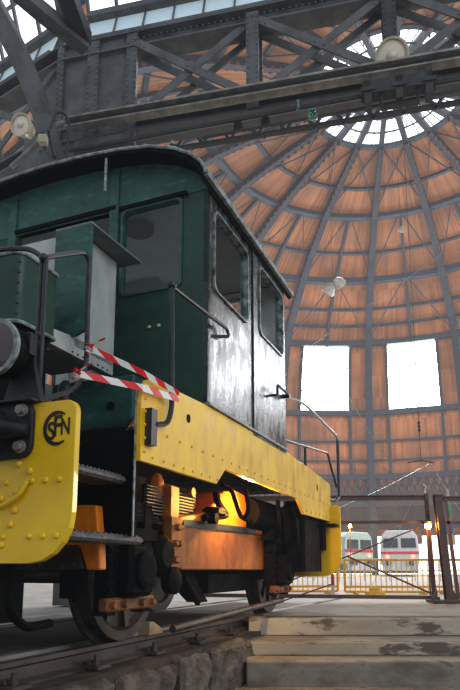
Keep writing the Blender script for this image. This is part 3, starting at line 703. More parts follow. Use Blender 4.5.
# ribs
tn = 4
def rib(deg, zlo, zhi, w, dep, name=None, foot=False):
    m = MB(); pts = [(r,z) for r,z in DP if zlo <= z <= zhi]
    if not pts or pts[0][1] > zlo+.01: pts = [(prof_at(zlo),zlo)]+pts
    if pts[-1][1] < zhi-.01 and zhi < 31.2: pts.append((prof_at(zhi),zhi))
    if foot: pts = [(26.4,0)]+pts
    t = Vector(dpt(1,0,deg)); t2 = Vector((t.y,-t.x,0))
    ins = []
    for i,(r,z) in enumerate(pts):
        p0 = pts[max(i-1,0)]; p1 = pts[min(i+1,len(pts)-1)]
        nr, nz = -(p1[1]-p0[1]), (p1[0]-p0[0]); l_ = math.hypot(nr,nz) or 1
        tp = .42+.58*min(1,r/22)
        ins.append((r+nr/l_*dep*tp, z+nz/l_*dep*tp))
    vs = []
    for (r,z),(r2,z2) in zip(pts,ins):
        for (a_,b_) in ((r,z),(r2,z2)):
            for s_ in (-1,1): vs.append(Vector((0,0,b_))+t*a_+t2*s_*w/2*(.42+.58*min(1,r/22)))
    fs = []
    for i in range(len(pts)-1):
        o_ = 4*i; fs += [(o_,o_+1,o_+5,o_+4),(o_+2,o_+6,o_+7,o_+3),(o_,o_+4,o_+6,o_+2),(o_+1,o_+3,o_+7,o_+5)]
    fs += [(0,2,3,1),(len(vs)-4,len(vs)-3,len(vs)-1,len(vs)-2)]
    m.add(vs, fs)
    return m
for b in range(18):
    deg = A0+20*b
    foot = math.cos(R(deg)) > -.25
    m = rib(deg, 7.3 if math.cos(R(deg)) > -.3 else 16.4, 31.4, .62, .75, foot=foot)
    # lattice holes seen as paler battens on the inner flange edges
    o = m.go('trim_%d' % tn, M_RIB, kind='structure'); o.location = (OX,OY,0); tn += 1
    q = MB(); zz = 17.; 
    pts = [(r,z) for r,z in DP if z >= 20]
    for i in range(len(pts)-1):
        n_ = max(2,int(math.hypot(pts[i+1][0]-pts[i][0],pts[i+1][1]-pts[i][1])/.55))
        for k in range(n_):
            t_ = (k+.5)/n_; r_ = pts[i][0]+(pts[i+1][0]-pts[i][0])*t_-.38; z_ = pts[i][1]+(pts[i+1][1]-pts[i][1])*t_-.38
            for s_ in (-1,1):
                c_ = Vector(dpt(r_,z_,deg)); tt = Vector(dpt(1,0,deg)); t2 = Vector((tt.y,-tt.x,0))
                c_ = c_ + t2*s_*.315*(.42+.58*min(1,r_/22))
                q.bar(c_+tt*.12, c_-tt*.12, .012, .22, (0,0,1))
    q.go('lattice_opening', M_GIRDL if False else M_DOME, o)
    for fr_ in (.5,):
        o = rib(deg+20*fr_, 22.9 if (b if b < 9 else b-18) in winbays else 16.4, 30.0, .26, .35).go('trim_%d' % tn, M_RIB, kind='structure'); o.location = (OX,OY,0); tn += 1
    for fr_ in (.21,.785):
        o = rib(deg+20*fr_, 9.7 if math.cos(R(deg+10)) > -.3 else 16.4, 22.9, .26, .28).go('trim_%d' % tn, M_RIB, kind='structure'); o.location = (OX,OY,0); tn += 1
# horizontal rings
RY = [(9.75,.55,.5),(11.4,.2,.2),(13.4,.2,.2),(16.3,.5,.4),(23.0,.5,.45),(24.4,.22,.25),(25.5,.22,.25),(27.2,.5,.6),(28.6,.22,.3),(29.9,.42,.6),(30.6,.25,.3),(31.35,.3,.3)]
for z,w_,d_ in RY:
    m = MB(); r_ = prof_at(z)-.15
    for b in range(72):
        if z < 16 and math.cos(R(A0+5*b+2.5)) < -.3: continue
        m.bar(dpt(r_,z,A0+5*b),dpt(r_,z,A0+5*b+5), d_, w_)
    o = m.go('trim_%d' % tn, M_RIB, kind='structure'); o.location = (OX,OY,0); tn += 1
# diagonal bracing
m = MB()
for b in range(18):
    for (za,zb,ga,gb) in ((23.0,27.2,0,.5),(23.0,27.2,1,.5),(27.2,29.9,0,.5),(27.2,29.9,1,.5),(29.9,31.3,0,1),(29.9,31.3,1,0)):
        m.bar(dpt(prof_at(za)-.5,za,A0+20*b+20*ga),dpt(prof_at(zb)-.5,zb,A0+20*b+20*gb),.07,.07)
o = m.go('trim_%d' % tn, M_RIB, kind='structure'); o.location = (OX,OY,0); tn += 1
# belt lattice at the drum foot
m = MB()
for b in range(18):
    if math.cos(R(A0+20*b+10)) < -.55: continue
    for k in range(12):
        a, c = A0+20*b+20*k/12, A0+20*b+20*(k+1)/12
        m.bar(dpt(26.2,7.55,a),dpt(26.2,9.4,c),.12,.14); m.bar(dpt(26.2,9.4,a),dpt(26.2,7.55,c),.12,.14); m.bar(dpt(26.2,7.4,a),dpt(26.2,9.5,a),.14,.14)
    for k in range(4): m.bar(dpt(26.2,7.4,A0+20*b+5*k),dpt(26.2,7.4,A0+20*b+5*k+5),.4,.4)
o = m.go('trim_%d' % tn, M_RIB, kind='structure'); o.location = (OX,OY,0); tn += 1
# lantern: glazed cone with ribs
m = MB()
for k in range(36): m.add([dpt(5.0,31.45,10*k),dpt(5.0,31.45,10*k+10),dpt(.6,32.4,10*k+10),dpt(.6,32.4,10*k)],[(0,1,2,3)])
m.add([dpt(.6,32.4,10*k) for k in range(36)],[tuple(range(36))])
w = m.go('window_%d' % wn, M_LANT, kind='structure'); w.location = (OX,OY,0); wn += 1
m = MB()
for b in range(18): m.bar(dpt(5.2,31.25,A0+20*b),dpt(.3,32.2,A0+20*b),.36,.40)
for b in range(36): m.bar(dpt(2.6,31.6,10*b),dpt(2.6,31.6,10*b+10),.12,.2); m.bar(dpt(3.9,31.5,10*b),dpt(3.9,31.5,10*b+10),.08,.1); m.bar(dpt(1.3,31.95,10*b),dpt(1.3,31.95,10*b+10),.12,.2)
for b in range(54): a = b*360/54; m.bar(dpt(5.0,31.35,a),dpt(1.0,32.1,a),.05,.06)
m.lathe([(.7,0),(.7,.3)],(0,0,31.9),(0,0,1),20)
m.go('lantern_ribs', M_RIB, w)

# outer ring wall on the far side with bright archways
m = MB(); RW = 42.
for k in range(-90,91,2):
    a0, a1 = k, k+2
    j = ((k - 6) % 10)
    arch = False
    zlo = 0
    if j in (2,4,6): zlo = 4.6
    elif j in (0,8): zlo = 3.6
    for s0 in (0,):
        m.add([dpt(RW,zlo,a0),dpt(RW,zlo,a1),dpt(RW,7.4,a1),dpt(RW,7.4,a0)],[(0,1,2,3)])
        if zlo == 0: m.add([dpt(RW-.5,0,a0),dpt(RW-.5,0,a1),dpt(RW-.5,7.4,a1),dpt(RW-.5,7.4,a0)],[(0,1,2,3)])
wl_ = m.go('wall_far', M_BRICK, kind='structure'); wl_.location = (OX,OY,0)
m = MB()
for k in range(-90,91,2): m.add([dpt(RW+1.5,0,k),dpt(RW+1.5,0,k+2),dpt(RW+1.5,5.2,k+2),dpt(RW+1.5,5.2,k)],[(0,1,2,3)])
w = m.go('window_%d' % wn, M_ARCH, kind='structure'); w.location = (OX,OY,0); wn += 1
m = MB()
for k in range(-95,96,5): m.add([dpt(26.5,8.2,k),dpt(26.5,8.2,k+5),dpt(RW+2,7.2,k+5),dpt(RW+2,7.2,k)],[(0,1,2,3)])
o = m.go('ceiling_stalls', M_SHADE, kind='structure'); o.location = (OX,OY,0)
m = MB()
for k in range(-60,61,5): m.add([dpt(33,4.9,k),dpt(33,4.9,k+5),dpt(33,7.4,k+5),dpt(33,7.4,k)],[(0,1,2,3)])
o = m.go('wall_stalls', M_SHADE, kind='structure'); o.location = (OX,OY,0)

# ------------------------------------------------------------------ near ring girder
PH = R(13)
G = empty('lattice_girder', (0,8.7,0), -PH, 'big grey riveted cross-braced girder spanning above the green cab roof', 'girder')
g = MB(); g.ibeam((-2.9,0,9.17),(9,0,9.17),.36,.30,.03)
for k in range(110): g.rivet((-2.8+.1*k,-.205,9.12),(0,-1,0),.016); 
g.go('top_chord', M_GIRD, G)
g = MB(); g.ibeam((-2.9,.05,7.60),(9,.05,7.60),.4,.26,.035); g.go('bottom_chord', M_GIRD, G)
for s in (.40,2.48,4.56,6.6):
    g = MB(); g.bb(s-.10,s+.10,-.19,-.15,7.5,9.2); g.bb(s-.10,s+.10,.15,.19,7.5,9.2); g.bb(s-.02,s+.02,-.16,.16,7.5,9.2)
    for k in range(16): 
        for d in (-.07,.07): g.rivet((s+d,-.195,7.6+.1*k),(0,-1,0),.014)
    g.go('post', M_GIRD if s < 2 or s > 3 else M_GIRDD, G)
for s0,s1 in ((-1.6,.40),(.40,2.48),(2.48,4.56),(4.56,6.6)):
    for y_,(za,zb) in ((-.17,(9.08,7.74)),(-.13,(7.74,9.08))):
        g = MB(); g.bar((s0+.05,y_,za),(s1-.05,y_,zb),.03,.13,(0,0,1)); g.bar((s0+.05,y_+.3,za),(s1-.05,y_+.3,zb),.03,.12,(0,0,1))
        for t in (.06,.10,.47,.53,.90,.94): g.rivet((s0+(s1-s0)*t,y_-.017,za+(zb-za)*t),(0,-1,0),.02)
        g.go('diagonal_brace', M_GIRD, G)
# column
K = empty('riveted_column', (0,8.7,0), -PH, 'wide grey riveted iron column with plate face rising left above the cab', 'column')
g = MB(); g.bb(-2.95,-1.58,-.10,-.06,7.3,9.33); g.go('plate', M_GIRD, K)
g = MB(); g.bb(-2.55,-1.60,-.22,.22,0,7.4); g.go('shaft', M_GIRD, K)
for a,b_ in ((-2.98,-2.86),(-2.42,-2.22),(-1.72,-1.54)):
    g = MB(); g.bb(a,b_,-.16,-.09,7.2,9.33)
    for k in range(19):
        g.rivet((a+.03,-.165,7.3+.1*k),(0,-1,0),.017); g.rivet((b_-.03,-.165,7.35+.1*k),(0,-1,0),.017)
    g.go('cover_strip', M_GIRD, K)
g = MB(); g.bb(-2.2,-1.75,-.115,-.09,9.0,9.03)
for k in range(6): g.rivet((-2.15+.08*k,-.105,9.1),(0,-1,0),.015)
g.go('cross_plate', M_GIRD, K)
# light rail beam in front
T_ = empty('runway_beam', (0,8.7,0), -PH, 'pale worn runway beam running just under the cross-braced girder', 'beam')
g = MB(); g.bar((-2.6,-.42,7.60),(9,-.42,7.60),.20,.035); g.bar((-2.6,-.42,7.47),(9,-.42,7.47),.16,.025); g.go('flange', M_GIRDL, T_)
g = MB(); g.bar((-2.6,-.42,7.535),(9,-.42,7.535),.03,.12); g.go('web', M_GIRDD, T_)
g = MB(); g.tube(smoothpath([(-2.6,-.45,7.58),(-2.9,-.45,7.50),(-3.15,-.42,7.25),(-3.6,-.35,7.0)],.3),.04,8); g.go('end_bend', M_GIRDL, T_, smooth=True)
g = MB(); g.bb(2.05,3.0,-.5,-.3,7.15,7.35); g.tube([(2.3,-.4,7.2),(2.3,-.4,6.95),(2.8,-.4,6.95),(2.8,-.4,7.2)],.04,6); g.go('trolley_box', M_GIRDD, T_)
for s in (2.12,2.55,2.95):
    g = MB(); g.bb(s-.05,s+.05,-.5,-.3,7.0,7.42); g.bb(s-.10,s+.10,-.52,-.28,7.18,7.24); g.go('hanger', M_GIRDD, T_)
P_ = empty('catenary_pipe', (0,8.7,0), -PH, 'dark pipe with small insulators hanging below the pale runway beam', 'pipe')
g = MB(); g.tube([(-2.7,-.30,7.16),(2.4,-.30,7.28),(9,-.30,7.34)],.035,8); g.tube([(-.4,-.25,7.05),(5,-.25,7.2)],.02,6); g.go('tube', M_GIRDD, P_)
for s in (.62,1.32,.2):
    g = MB(); g.lathe([(.03,0),(.075,.02),(.03,.05),(.075,.07),(.03,.10),(.07,.12),(.02,.15)],(s,-.32,7.02),(0,0,1),12); g.go('insulator', M_GIRDD if s != 1.32 else M_GLASSY, P_, smooth=True)
g = MB(); g.lathe([(.02,0),(.04,.02),(.04,.16),(.02,.18)],(1.12,-.36,7.16),(0,0,1),10); g.go('green_insulator', M_GLASSY, P_, smooth=True)
# darker trusses behind
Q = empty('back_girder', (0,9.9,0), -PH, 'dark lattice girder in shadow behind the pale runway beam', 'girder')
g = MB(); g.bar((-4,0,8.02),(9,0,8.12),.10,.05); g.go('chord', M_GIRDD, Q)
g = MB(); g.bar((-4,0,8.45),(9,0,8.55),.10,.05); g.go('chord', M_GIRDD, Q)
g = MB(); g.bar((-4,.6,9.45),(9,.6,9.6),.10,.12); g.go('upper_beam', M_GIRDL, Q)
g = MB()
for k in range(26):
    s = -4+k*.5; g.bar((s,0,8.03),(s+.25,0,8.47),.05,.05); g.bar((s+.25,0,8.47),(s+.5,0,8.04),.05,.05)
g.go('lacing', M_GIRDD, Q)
# left bay girder turning away
nx = Vector((math.cos(PH),-math.sin(PH),0))*-2.9 + Vector((0,8.7,0))
G2 = empty('lattice_girder', nx, -PH-R(20), 'grey cross-braced girder of the next bay going left behind the spotlight', 'girder')
g = MB(); g.ibeam((-10,0,9.17),(0,0,9.17),.36,.30,.03); g.go('top_chord', M_GIRD, G2)
g = MB(); g.ibeam((-10,0,7.6),(0,0,7.6),.3,.24,.035); g.go('bottom_chord', M_GIRD, G2)
for s in (-2.1,-4.2,-6.3):
    g = MB(); g.bb(s-.1,s+.1,-.12,.12,7.6,9.2); g.go('post', M_GIRD, G2)
for s0,s1 in ((0,-2.1),(-2.1,-4.2),(-4.2,-6.3)):
    for za,zb in ((9.1,7.7),(7.7,9.1)):
        g = MB(); g.bar((s0,-.1,za),(s1,-.1,zb),.04,.13); g.go('diagonal_brace', M_GIRD, G2)
# skylight glazing above the girders
def skylight_fill(org, rz, s0, s1, name):
    w = MB(); w.add([(s0,-.12,9.36),(s1,-.12,9.36),(s1,.02,9.84),(s0,.02,9.84)],[(0,1,2,3)])
    lo = w.go(name, M_SKY3, kind='structure'); lo.location = org; lo.rotation_euler = (0,0,rz)
    u_ = MB(); u_.add([(s0,.02,9.96),(s1,.02,9.96),(s1,-.9,12.6),(s0,-.9,12.6)],[(0,1,2,3)]); u_.go('pane', M_SKY2, lo)
    f_ = MB(); f_.bar((s0,-.04,9.90),(s1,-.04,9.90),.14,.10); f_.bar((s0,-.15,9.35),(s1,-.15,9.35),.06,.05)
    k = s0
    while k <= s1+.01:
        f_.bar((k,-.03,9.96),(k,-.95,12.6),.055,.05,(0,-1,0)); f_.bar((k,-.15,9.36),(k,-.01,9.84),.03,.02,(0,-1,0)); k += .52
    for z,y_ in ((10.75,-.27),(11.5,-.56)): f_.bar((s0,y_,z),(s1,y_,z),.05,.05)
    f_.go('glazing_bars', M_GIRD, lo)
skylight_fill((0,8.7,0), -PH, -2.5, 9, 'window_%d' % wn); wn += 1
skylight_fill(nx, -PH-R(20), -9, -.25, 'window_%d' % wn); wn += 1
# rafters from the column sweeping out over the annulus
def cP(s,y,z): # girder frame to world
    return Vector((0,8.7,0)) + Vector((math.cos(PH),-math.sin(PH),0))*s + Vector((math.sin(PH),math.cos(PH),0))*y + Vector((0,0,z))
def px(x, y, Y):   # a point in the place seen at image (x,y) at depth Y (measured once from the photograph)
    cy = 570-F*math.tan(PITCH); b = -(y-cy)/F; a = (x-230)/F
    dx, dy, dz = a, math.cos(PITCH)-b*math.sin(PITCH), math.sin(PITCH)+b*math.cos(PITCH)
    return Vector((dx/dy*Y, Y, .5+dz/dy*Y))
def curved(pts, w, h, m, name, label, up):
    P = [Vector(p) for p in pts]; mb = MB()
    n = 14; out = []
    for i in range(n+1):
        t = i/n; out.append(P[0]*(1-t)**2+P[1]*2*t*(1-t)+P[2]*t*t)
    for a,b in zip(out,out[1:]): mb.bar(a,b+(b-a)*.04,w,h,up)
    return mb.go(name, m, label=label, category='beam')
curved([px(57,170,8.6),px(38,75,8.3),px(-20,-15,7.6)], .34, .26, M_GIRD, 'curved_rafter', 'thick curved iron rafter sweeping up left from behind the round spotlight', (1,0,0))
curved([px(86,46,8.5),px(52,22,8.1),px(12,-14,7.6)], .22, .20, M_GIRD, 'roof_rafter', 'straight dark roof rafter meeting the column head from upper left', (1,0,0))
curved([px(84,40,8.5),px(72,10,8.0),px(58,-30,7.5)], .26, .24, M_GIRDD, 'roof_rafter', 'short steep dark roof rafter directly above the column head', (1,0,0))
mb = MB(); mb.bar(px(33,64,8.9),px(62,50,8.9),.14,.10)
# gusset behind spotlight
mb = MB(); mb.prism([(-3.75,7.0),(-2.95,7.0),(-2.95,9.0),(-3.3,8.6),(-3.6,7.8)], lambda a,b,t: tuple(cP(a,t,b)), .0, .03)
mb.go('gusset_plate', M_GIRD, label='flat grey gusset plate beside the column behind the round spotlight', category='plate')

# spotlights
def floodlight(loc, aim, r, label, tail=None):
    o = empty('spotlight', loc, 0, label, 'spotlight', 'cream round spotlights under the roof')
    ax = (Vector(aim)-Vector(loc)).normalized()
    MB().lathe([(r*.35,-r*1.5),(r*.6,-r*1.4),(r*.8,-r*.8),(r*.98,-.01),(r*1.03,0),(r*1.03,r*.12),(r*.9,r*.12),(r*.85,0),(r*.5,-r*.6)], (0,0,0), ax, 28).go('housing', M_CREAM, o, smooth=True)
    MB().lathe([(r*.86,-.01),(r*.5,.005),(.002,.01)], (0,0,0), ax, 24).go('lens', M_FLOOD, o, smooth=True)
    MB().sph(tuple(ax*.02), r*.30, 12).go('bulb', M_WHITE, o, smooth=True)
    if tail: 
        mb = MB(); mb.tube([tuple(Vector(p)-Vector(loc)) for p in tail],.02,8); mb.go('bracket', M_GIRDD, o)
    return o
l1 = px(21,125,7.6)
floodlight(l1, l1+Vector((-.25,-1,-.22)), .155, 'round cream spotlight fixed to curved rafter at upper left', [l1+Vector((.10,.2,.0)), px(42,132,8.0), px(45,150,8.2)])
l2 = px(392,56,7.8)
floodlight(l2, l2+Vector((-.2,-1,-.75)), .235, 'round cream spotlight hanging from dark post at upper right', [l2+Vector((.05,.25,.1)), px(392,20,8.4)])
mb = MB(); mb.tube(smoothpath([px(50,128,8.0),px(56,112,8.0),px(64,112,8.0),px(70,125,8.1),px(66,158,8.2)],.1),.022,6); mb.tube(smoothpath([px(48,130,8.0),px(52,150,8.3),px(58,168,8.55)],.1),.018,6)
mb.go('cable_loop', M_GIRDD, smooth=True, label='loose black cable loop beside the upper left round spotlight', category='cable')
mb = MB(); mb.box(px(43,140,7.9),(.12,.1,.12)); mb.go('junction_box', M_CREAM, label='small pale junction box beneath the upper left round spotlight', category='box')

# hanging lamps inside the dome and catenary wires
def pend(p, label, r):
    o = empty('pendant_lamp', p, 0, label, 'lamp', 'white pendant lamps under the dome')
    MB().lathe([(.06*r,.9*r),(.2*r,.7*r),(.5*r,.1*r),(.55*r,0),(.45*r,-.05*r)],(0,0,0),(.35,-.2,1),18).go('lamp_shade', M_WHITE, o, smooth=True)
    MB().bar((0,0,.8*r),(0,0,8),.010,.010).go('cord', M_GIRD, o)
pend(px(401,231,18), 'small white pendant lamp hanging high before the right dome ribs', .22)
o = empty('twin_lamp', px(333,289,20), 0, 'white twin-shade lamp hanging in mid air left of centre rib', 'lamp')
for d,rz in ((-.18,.4),(.22,-.5)):
    MB().lathe([(.05,.3),(.16,.2),(.26,0),(.24,-.02)],(d,0,-.1+.25*(d>0)),(rz,-.6,.5),16).go('lamp_shade', M_WHITE, o, smooth=True)
MB().bar((0,0,.1),(0,0,9),.010,.010).go('cord', M_GIRD, o)
WL = [((296,356,57.5),(442,254,49),'thin taut cable rising right across the dome boarding'),
      ((284,377,59.5),(347,312,56),'thin cable from cab roof up to twin lamp'),
      ((430,462,16),(372,586,19),'pale wire slanting down left above the distant train'),
      ((431,463,16),(466,520,13),'pale wire slanting down right above thick gate post'),
      ((429,464,16),(330,512,14),'pale wire running low left towards the rear handrail'),
      ((342,385,59),(395,475,61),'thin wire hanging down between the two bright windows')]
for a,b,lb in WL:
    mb = MB(); A, B = px(*a), px(*b); A2 = A+(B-A)*.5-Vector((0,0,.05)); mb.tube([A,A2,B],.006 if A.y < 30 else .03,5)
    mb.go('overhead_wire', M_WIRE if 'pale' in lb else M_GIRD, label=lb, category='wire')
o = empty('wire_hanger', px(421,462,16), 0, 'small dark overhead wire hanger with insulator hanging above the gate', 'hanger')
mb = MB(); mb.tube([(0,0,0),(0,0,1.6)],.008,5); mb.tube([(0,0,1.6),(0,0,26)],.006,4); mb.tube([(-.35,0,-.02),(0,0,.04),(.35,0,-.02)],.014,5); mb.go('hanger_rod', M_GIRDD, o)
mb = MB(); mb.lathe([(.02,0),(.04,.05),(.02,.1),(.04,.15),(.02,.2),(.04,.25),(.015,.3)],(0,0,.8),(0,0,1),10); mb.go('insulator', M_GIRDD, o)

# ------------------------------------------------------------------ gate frame
gt = empty('gate', (0,10.3,0), 0, 'brown steel gate frame with thin crossed rods behind the yellow locomotive end', 'gate')
def gx(px_): return (px_-230)/620*10.35
g = MB(); g.ibeam((-.6,0,1.66),(gx(426),0,1.69),.08,.085,.012); g.go('top_rail', M_GATE, gt)
g = MB(); g.bar((-.6,0,1.245),(gx(424),0,1.29),.05,.05); g.go('middle_rail', M_GATE, gt)
g = MB(); g.bar((-.6,0,.10),(gx(428),0,.06),.06,.06); g.go('bottom_rail', M_GATE, gt)
g = MB(); g.ibeam((gx(429),0,.0),(gx(426),0,1.76),.06,.045,.01,(0,1,0)); g.go('end_post', M_GATE, gt)
g = MB(); g.tube([(gx(345),.0,.72),(gx(421),0,1.22)],.012,6); g.tube([(gx(345),-.03,.72),(gx(426),-.03,.12)],.016,6); g.tube([(gx(250),.0,.05),(gx(345),0,.72)],.012,6); g.go('brace_rod', M_GATE, gt)
g = MB(); g.tube([(gx(280),-.04,.0),(gx(330),-.04,.28)],.012,6); g.go('brace_rod', M_GATE, gt)
gp = empty('gate_post', (3.36,10.0,0), R(8), 'thick brown steel gate post on a bolted base plate near right edge', 'post')
g = MB(); g.ibeam((.10,0,.05),(.0,0,1.68),.12,.10,.02,(0,1,0)); g.go('shaft', M_GATE, gp)
g = MB(); g.cbox((.05,0,.02),(.5,.4,.05),.01); 
for a in (-.15,.25):
    for b_ in (-.15,.15): g.lathe([(.025,0),(.025,.05)],(a,b_,.04),(0,0,1),6)
g.prism([(-.1,.04),(-.2,.04),(-.1,.2)],lambda a,b,t:(a,t,b),-.02,.02); g.prism([(.15,.04),(.27,.04),(.14,.22)],lambda a,b,t:(a,t,b),-.02,.02)
g.go('base_plate', M_GATE, gp)
g = MB(); g.bb(-.07,.07,-.07,.07,1.68,1.70); g.go('cap', M_GATE, gp)
mb = MB(); mb.sph((0,0,0),.035,8,(.6,.6,1)); mb.tube([(0,0,.02),(.02,0,.09),(-.02,0,.12)],.012,6)
mb.go('gate_hook', M_WHITE, label='small pale hook on top of the thin gate end post', category='hook').location = (gx(425),10.28,1.79)
g2 = empty('gate', (0,10.4,0), 0, 'second brown gate frame continuing right of the thick gate post', 'gate')
g = MB(); g.ibeam((3.55,0,1.68),(6,0,1.68),.08,.085,.012); g.go('top_rail', M_GATE, g2)
g = MB(); g.bar((3.55,0,1.28),(6,0,1.28),.05,.05); g.go('middle_rail', M_GATE, g2)
g = MB(); g.bar((3.75,0,.0),(3.62,0,1.7),.05,.05); g.go('end_post', M_GATE, g2)
# sign post
s_ = empty('sign_post', (3.95,11.2,0), 0, 'pale pole with small green, blue and white plates at right edge', 'sign')
MB().tube([(.05,0,0),(.0,0,1.95)],.025,8).go('pole', M_WHITE, s_)
MB().cbox((-.05,-.04,1.56),(.17,.015,.26),.004).go('green_plate', M_SGREEN, s_, label='green plate')
MB().cbox((-.03,-.04,1.26),(.17,.015,.22),.004).go('blue_plate', M_BLUE, s_, label='blue plate')
MB().cbox((-.01,-.04,1.03),(.17,.015,.18),.004).go('white_plate', M_WHITE, s_, label='white plate')
# amber lamps
def amber(p, label, pole_to, e):
    o = empty('amber_lamp', p, 0, label, 'lamp', 'glowing amber lamps beyond the gate')
    MB().sph((0,0,0),.055,12).go('bulb', M_LAMP, o, smooth=True)
    MB().lathe([(.08,0),(.09,.04),(.03,.09)],(0,0,.03),(0,0,1),12).go('lamp_cap', M_GIRDD, o, smooth=True)
    MB().tube([(0,.06,.06),(0,.06,-p[2]+.0)],.014,6).go('pole', M_GATE, o)
    ld = bpy.data.lights.new('amber', 'POINT'); ld.energy = e; ld.color = (1,.45,.08); ld.shadow_soft_size = .05
    lo = bpy.data.objects.new('amber_glow', ld); COL.objects.link(lo); lo.location = (p[0],p[1]-.12,p[2])
amber(tuple(px(428,526,10.15)), 'bright amber lamp glowing beside the thick gate post', None, 9)
amber(tuple(px(350,526,20)), 'smaller amber lamp glowing left, above the yellow barriers', None, 120)
for (a,b,y_,e) in ((345,540,58,900),(425,535,58,900),(300,530,58,900)):
    ld = bpy.data.lights.new('stall lamp', 'POINT'); ld.energy = e; ld.color = (1,.5,.15); ld.shadow_soft_size = .1
    lo = bpy.data.objects.new('stall_glow', ld); COL.objects.link(lo); lo.location = px(a,b,y_)

# yellow crowd barriers
def barrier(loc, rz, w, label):
    o = empty('crowd_barrier', loc, rz, label, 'barrier', 'yellow crowd barriers beyond the gate')
    f_ = MB(); f_.tube(smoothpath([(-w/2,0,.06),(-w/2,0,.74),(w/2,0,.74),(w/2,0,.06),(-w/2,0,.06)],.06),.028,8); f_.go('frame', M_BARR, o, smooth=True)
    b_ = MB(); n_ = int(w/.11)
    for k in range(1,n_): b_.tube([(-w/2+w*k/n_,0,.07),(-w/2+w*k/n_,0,.74)],.011,5)
    b_.bar((-w/2,0,.16),(w/2,0,.16),.02,.05); b_.go('bars', M_BARR, o)
    for s_ in (-1,1): MB().bar((s_*w*.38,-.28,.03),(s_*w*.38,.28,.03),.05,.05).go('foot', M_BARR, o)
barrier((1.45,14.0,-.02), R(4), 1.9, 'yellow crowd barrier nearest the yellow locomotive end')
barrier((3.45,13.7,-.02), R(-3), 1.9, 'yellow crowd barrier in the middle, in front of the distant grey train')
barrier((5.4,13.8,-.02), R(2), 1.9, 'yellow crowd barrier at right, behind the thick gate post')
mb = MB(); mb.cbox((0,0,.05),(.36,.3,.10),.02); mb.cbox((0,0,.13),(.2,.2,.10),.02); mb.go('barrier_weight', M_BARR, label='low yellow block on the floor in front of the crowd barriers', category='block').location = (2.95,12.9,-.02)
o = empty('marker_post', (2.05,12.6,-.02), 0, 'short red and white marker post beside the yellow locomotive end', 'post')
MB().tube([(0,0,0),(0,0,.22)],.035,10).go('lower_band', M_WHITE, o); MB().tube([(0,0,.22),(0,0,.44)],.035,10).go('upper_band', M_RED, o)
# turntable edge guard rail further away
mb = MB()
for k in range(24): mb.bar((-6+k*1.2,0,0),(-6+k*1.2,0,1.0),.05,.05)
for z in (.5,1.0): mb.bar((-6,0,z),(22,0,z),.05,.05)
mb.go('guard_rail', M_WHITE, label='long pale guard rail far behind the yellow crowd barriers', category='railing').location = (4,30,-.02)

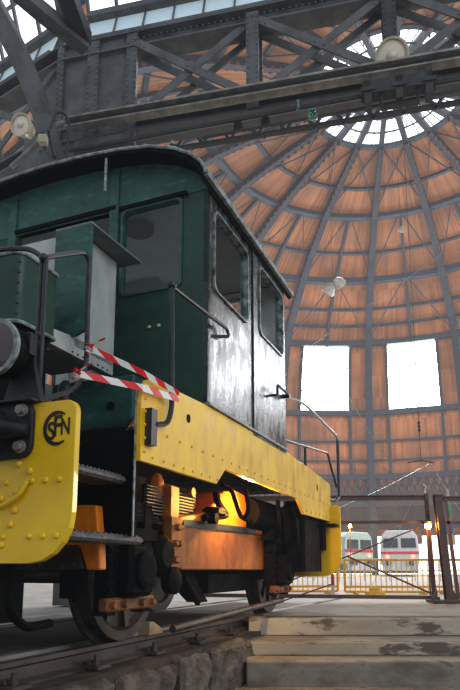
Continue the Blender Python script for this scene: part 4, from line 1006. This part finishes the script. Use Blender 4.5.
# distant trains
def train(loc, rz, w, hgt, ln, m1, label, cat):
    o = empty('railway_engine', loc, rz, label, cat)
    body = [(-w/2,.9),(w/2,.9),(w/2,hgt*.62),(w*.46,hgt*.86),(w*.34,hgt*.97),(-w*.34,hgt*.97),(-w*.46,hgt*.86),(-w/2,hgt*.62)]
    MB().prism(body, FU, 0, ln).go('body', m1, o, bevel=.08)
    for s in (-1,1):
        MB().prism([(s*.12,hgt*.60),(s*w*.43,hgt*.60),(s*w*.41,hgt*.80),(s*.12,hgt*.80)], FU, -.04, .0).go('windscreen', M_TRAIND, o)
        MB().lathe([(.17,0),(.15,.05)],(s*w*.33,-.02,1.55),(0,-1,0),14).go('lamp', M_LAMPR, o)
        MB().lathe([(.12,0),(.12,.4),(.25,.42),(.25,.47)],(s*w*.3,-.0,1.05),(0,-1,0),12).go('buffer', M_TRAIND, o)
        MB().bb(s*w*.5-.01,s*w*.5+.01,1.2,ln-1,hgt*.55,hgt*.78).go('side_window', M_TRAIND, o)
    MB().bb(-w/2-.01,w/2+.01,-.03,.02,1.75,1.95).go('stripe', M_RED, o)
    MB().bb(-w*.46,w*.46,.1,ln-.1,.25,.92).go('underframe', M_TRAIND, o)
    MB().bb(-w*.45,w*.45,-.12,.1,.45,.95).go('snowplough', M_TRAINW, o)
    q = MB(); q.bb(-.8,.8,1.5,4,hgt*.97,hgt*1.04); q.tube([(-.6,2,hgt*1.04),(0,3.5,hgt*1.14),(.6,2,hgt*1.04)],.04,6); q.go('roof_gear', M_GIRDD, o)
train((13.55,50,0), R(-14), 3.0, 3.75, 14, M_TRAINW, 'pale grey engine with two dark windscreens standing far across the turntable', 'train')
train((9.3,45,0), R(35), 2.9, 3.3, 10, M_TRAING, 'pale green engine standing far off, left of the grey engine', 'train')

# ------------------------------------------------------------------ light
w = bpy.data.worlds.new('world'); scn.world = w; w.use_nodes = True
bg = w.node_tree.nodes['Background']; bg.inputs[0].default_value = (.86,.93,1,1); bg.inputs[1].default_value = .32
nt = w.node_tree; ab = nt.nodes.new('ShaderNodeVolumeAbsorption'); ab.inputs['Color'].default_value = (0,0,0,1); ab.inputs['Density'].default_value = .0024
ve = nt.nodes.new('ShaderNodeEmission'); ve.inputs[0].default_value = (.84,.91,1,1); ve.inputs[1].default_value = .0024*.56
ad = nt.nodes.new('ShaderNodeAddShader'); nt.links.new(ab.outputs[0], ad.inputs[0]); nt.links.new(ve.outputs[0], ad.inputs[1])
nt.links.new(ad.outputs[0], nt.nodes['World Output'].inputs['Volume'])
def area(loc, aim, size, e, col):  # added disk lamps that boost the daylight, not part of the glazing
    ld = bpy.data.lights.new('skylight_fill', 'AREA'); ld.energy = e; ld.color = col; ld.size = size; ld.shape = 'DISK'
    o = bpy.data.objects.new('skylight_fill', ld); COL.objects.link(o); o.location = loc
    o.rotation_euler = (Vector(aim)-Vector(loc)).to_track_quat('-Z','Y').to_euler(); return o
area((30,22,5), (4,44,24), 8, 4000, (1,.96,.9))  # added unseen fill at right, lights the boarding and cab side
area((10.4,36,30.6), (10.4,36,0), 2.2, 6000, (1,.98,.95))  # added lamp below the lantern panes to brighten the floor
area((9,-5,7), (0,6,1.5), 6, 420, (.95,.98,1))  # added unseen fill lamp behind the camera
scn.view_settings.view_transform = 'Standard'
scn.view_settings.look = 'Medium High Contrast'
scn.view_settings.exposure = .2
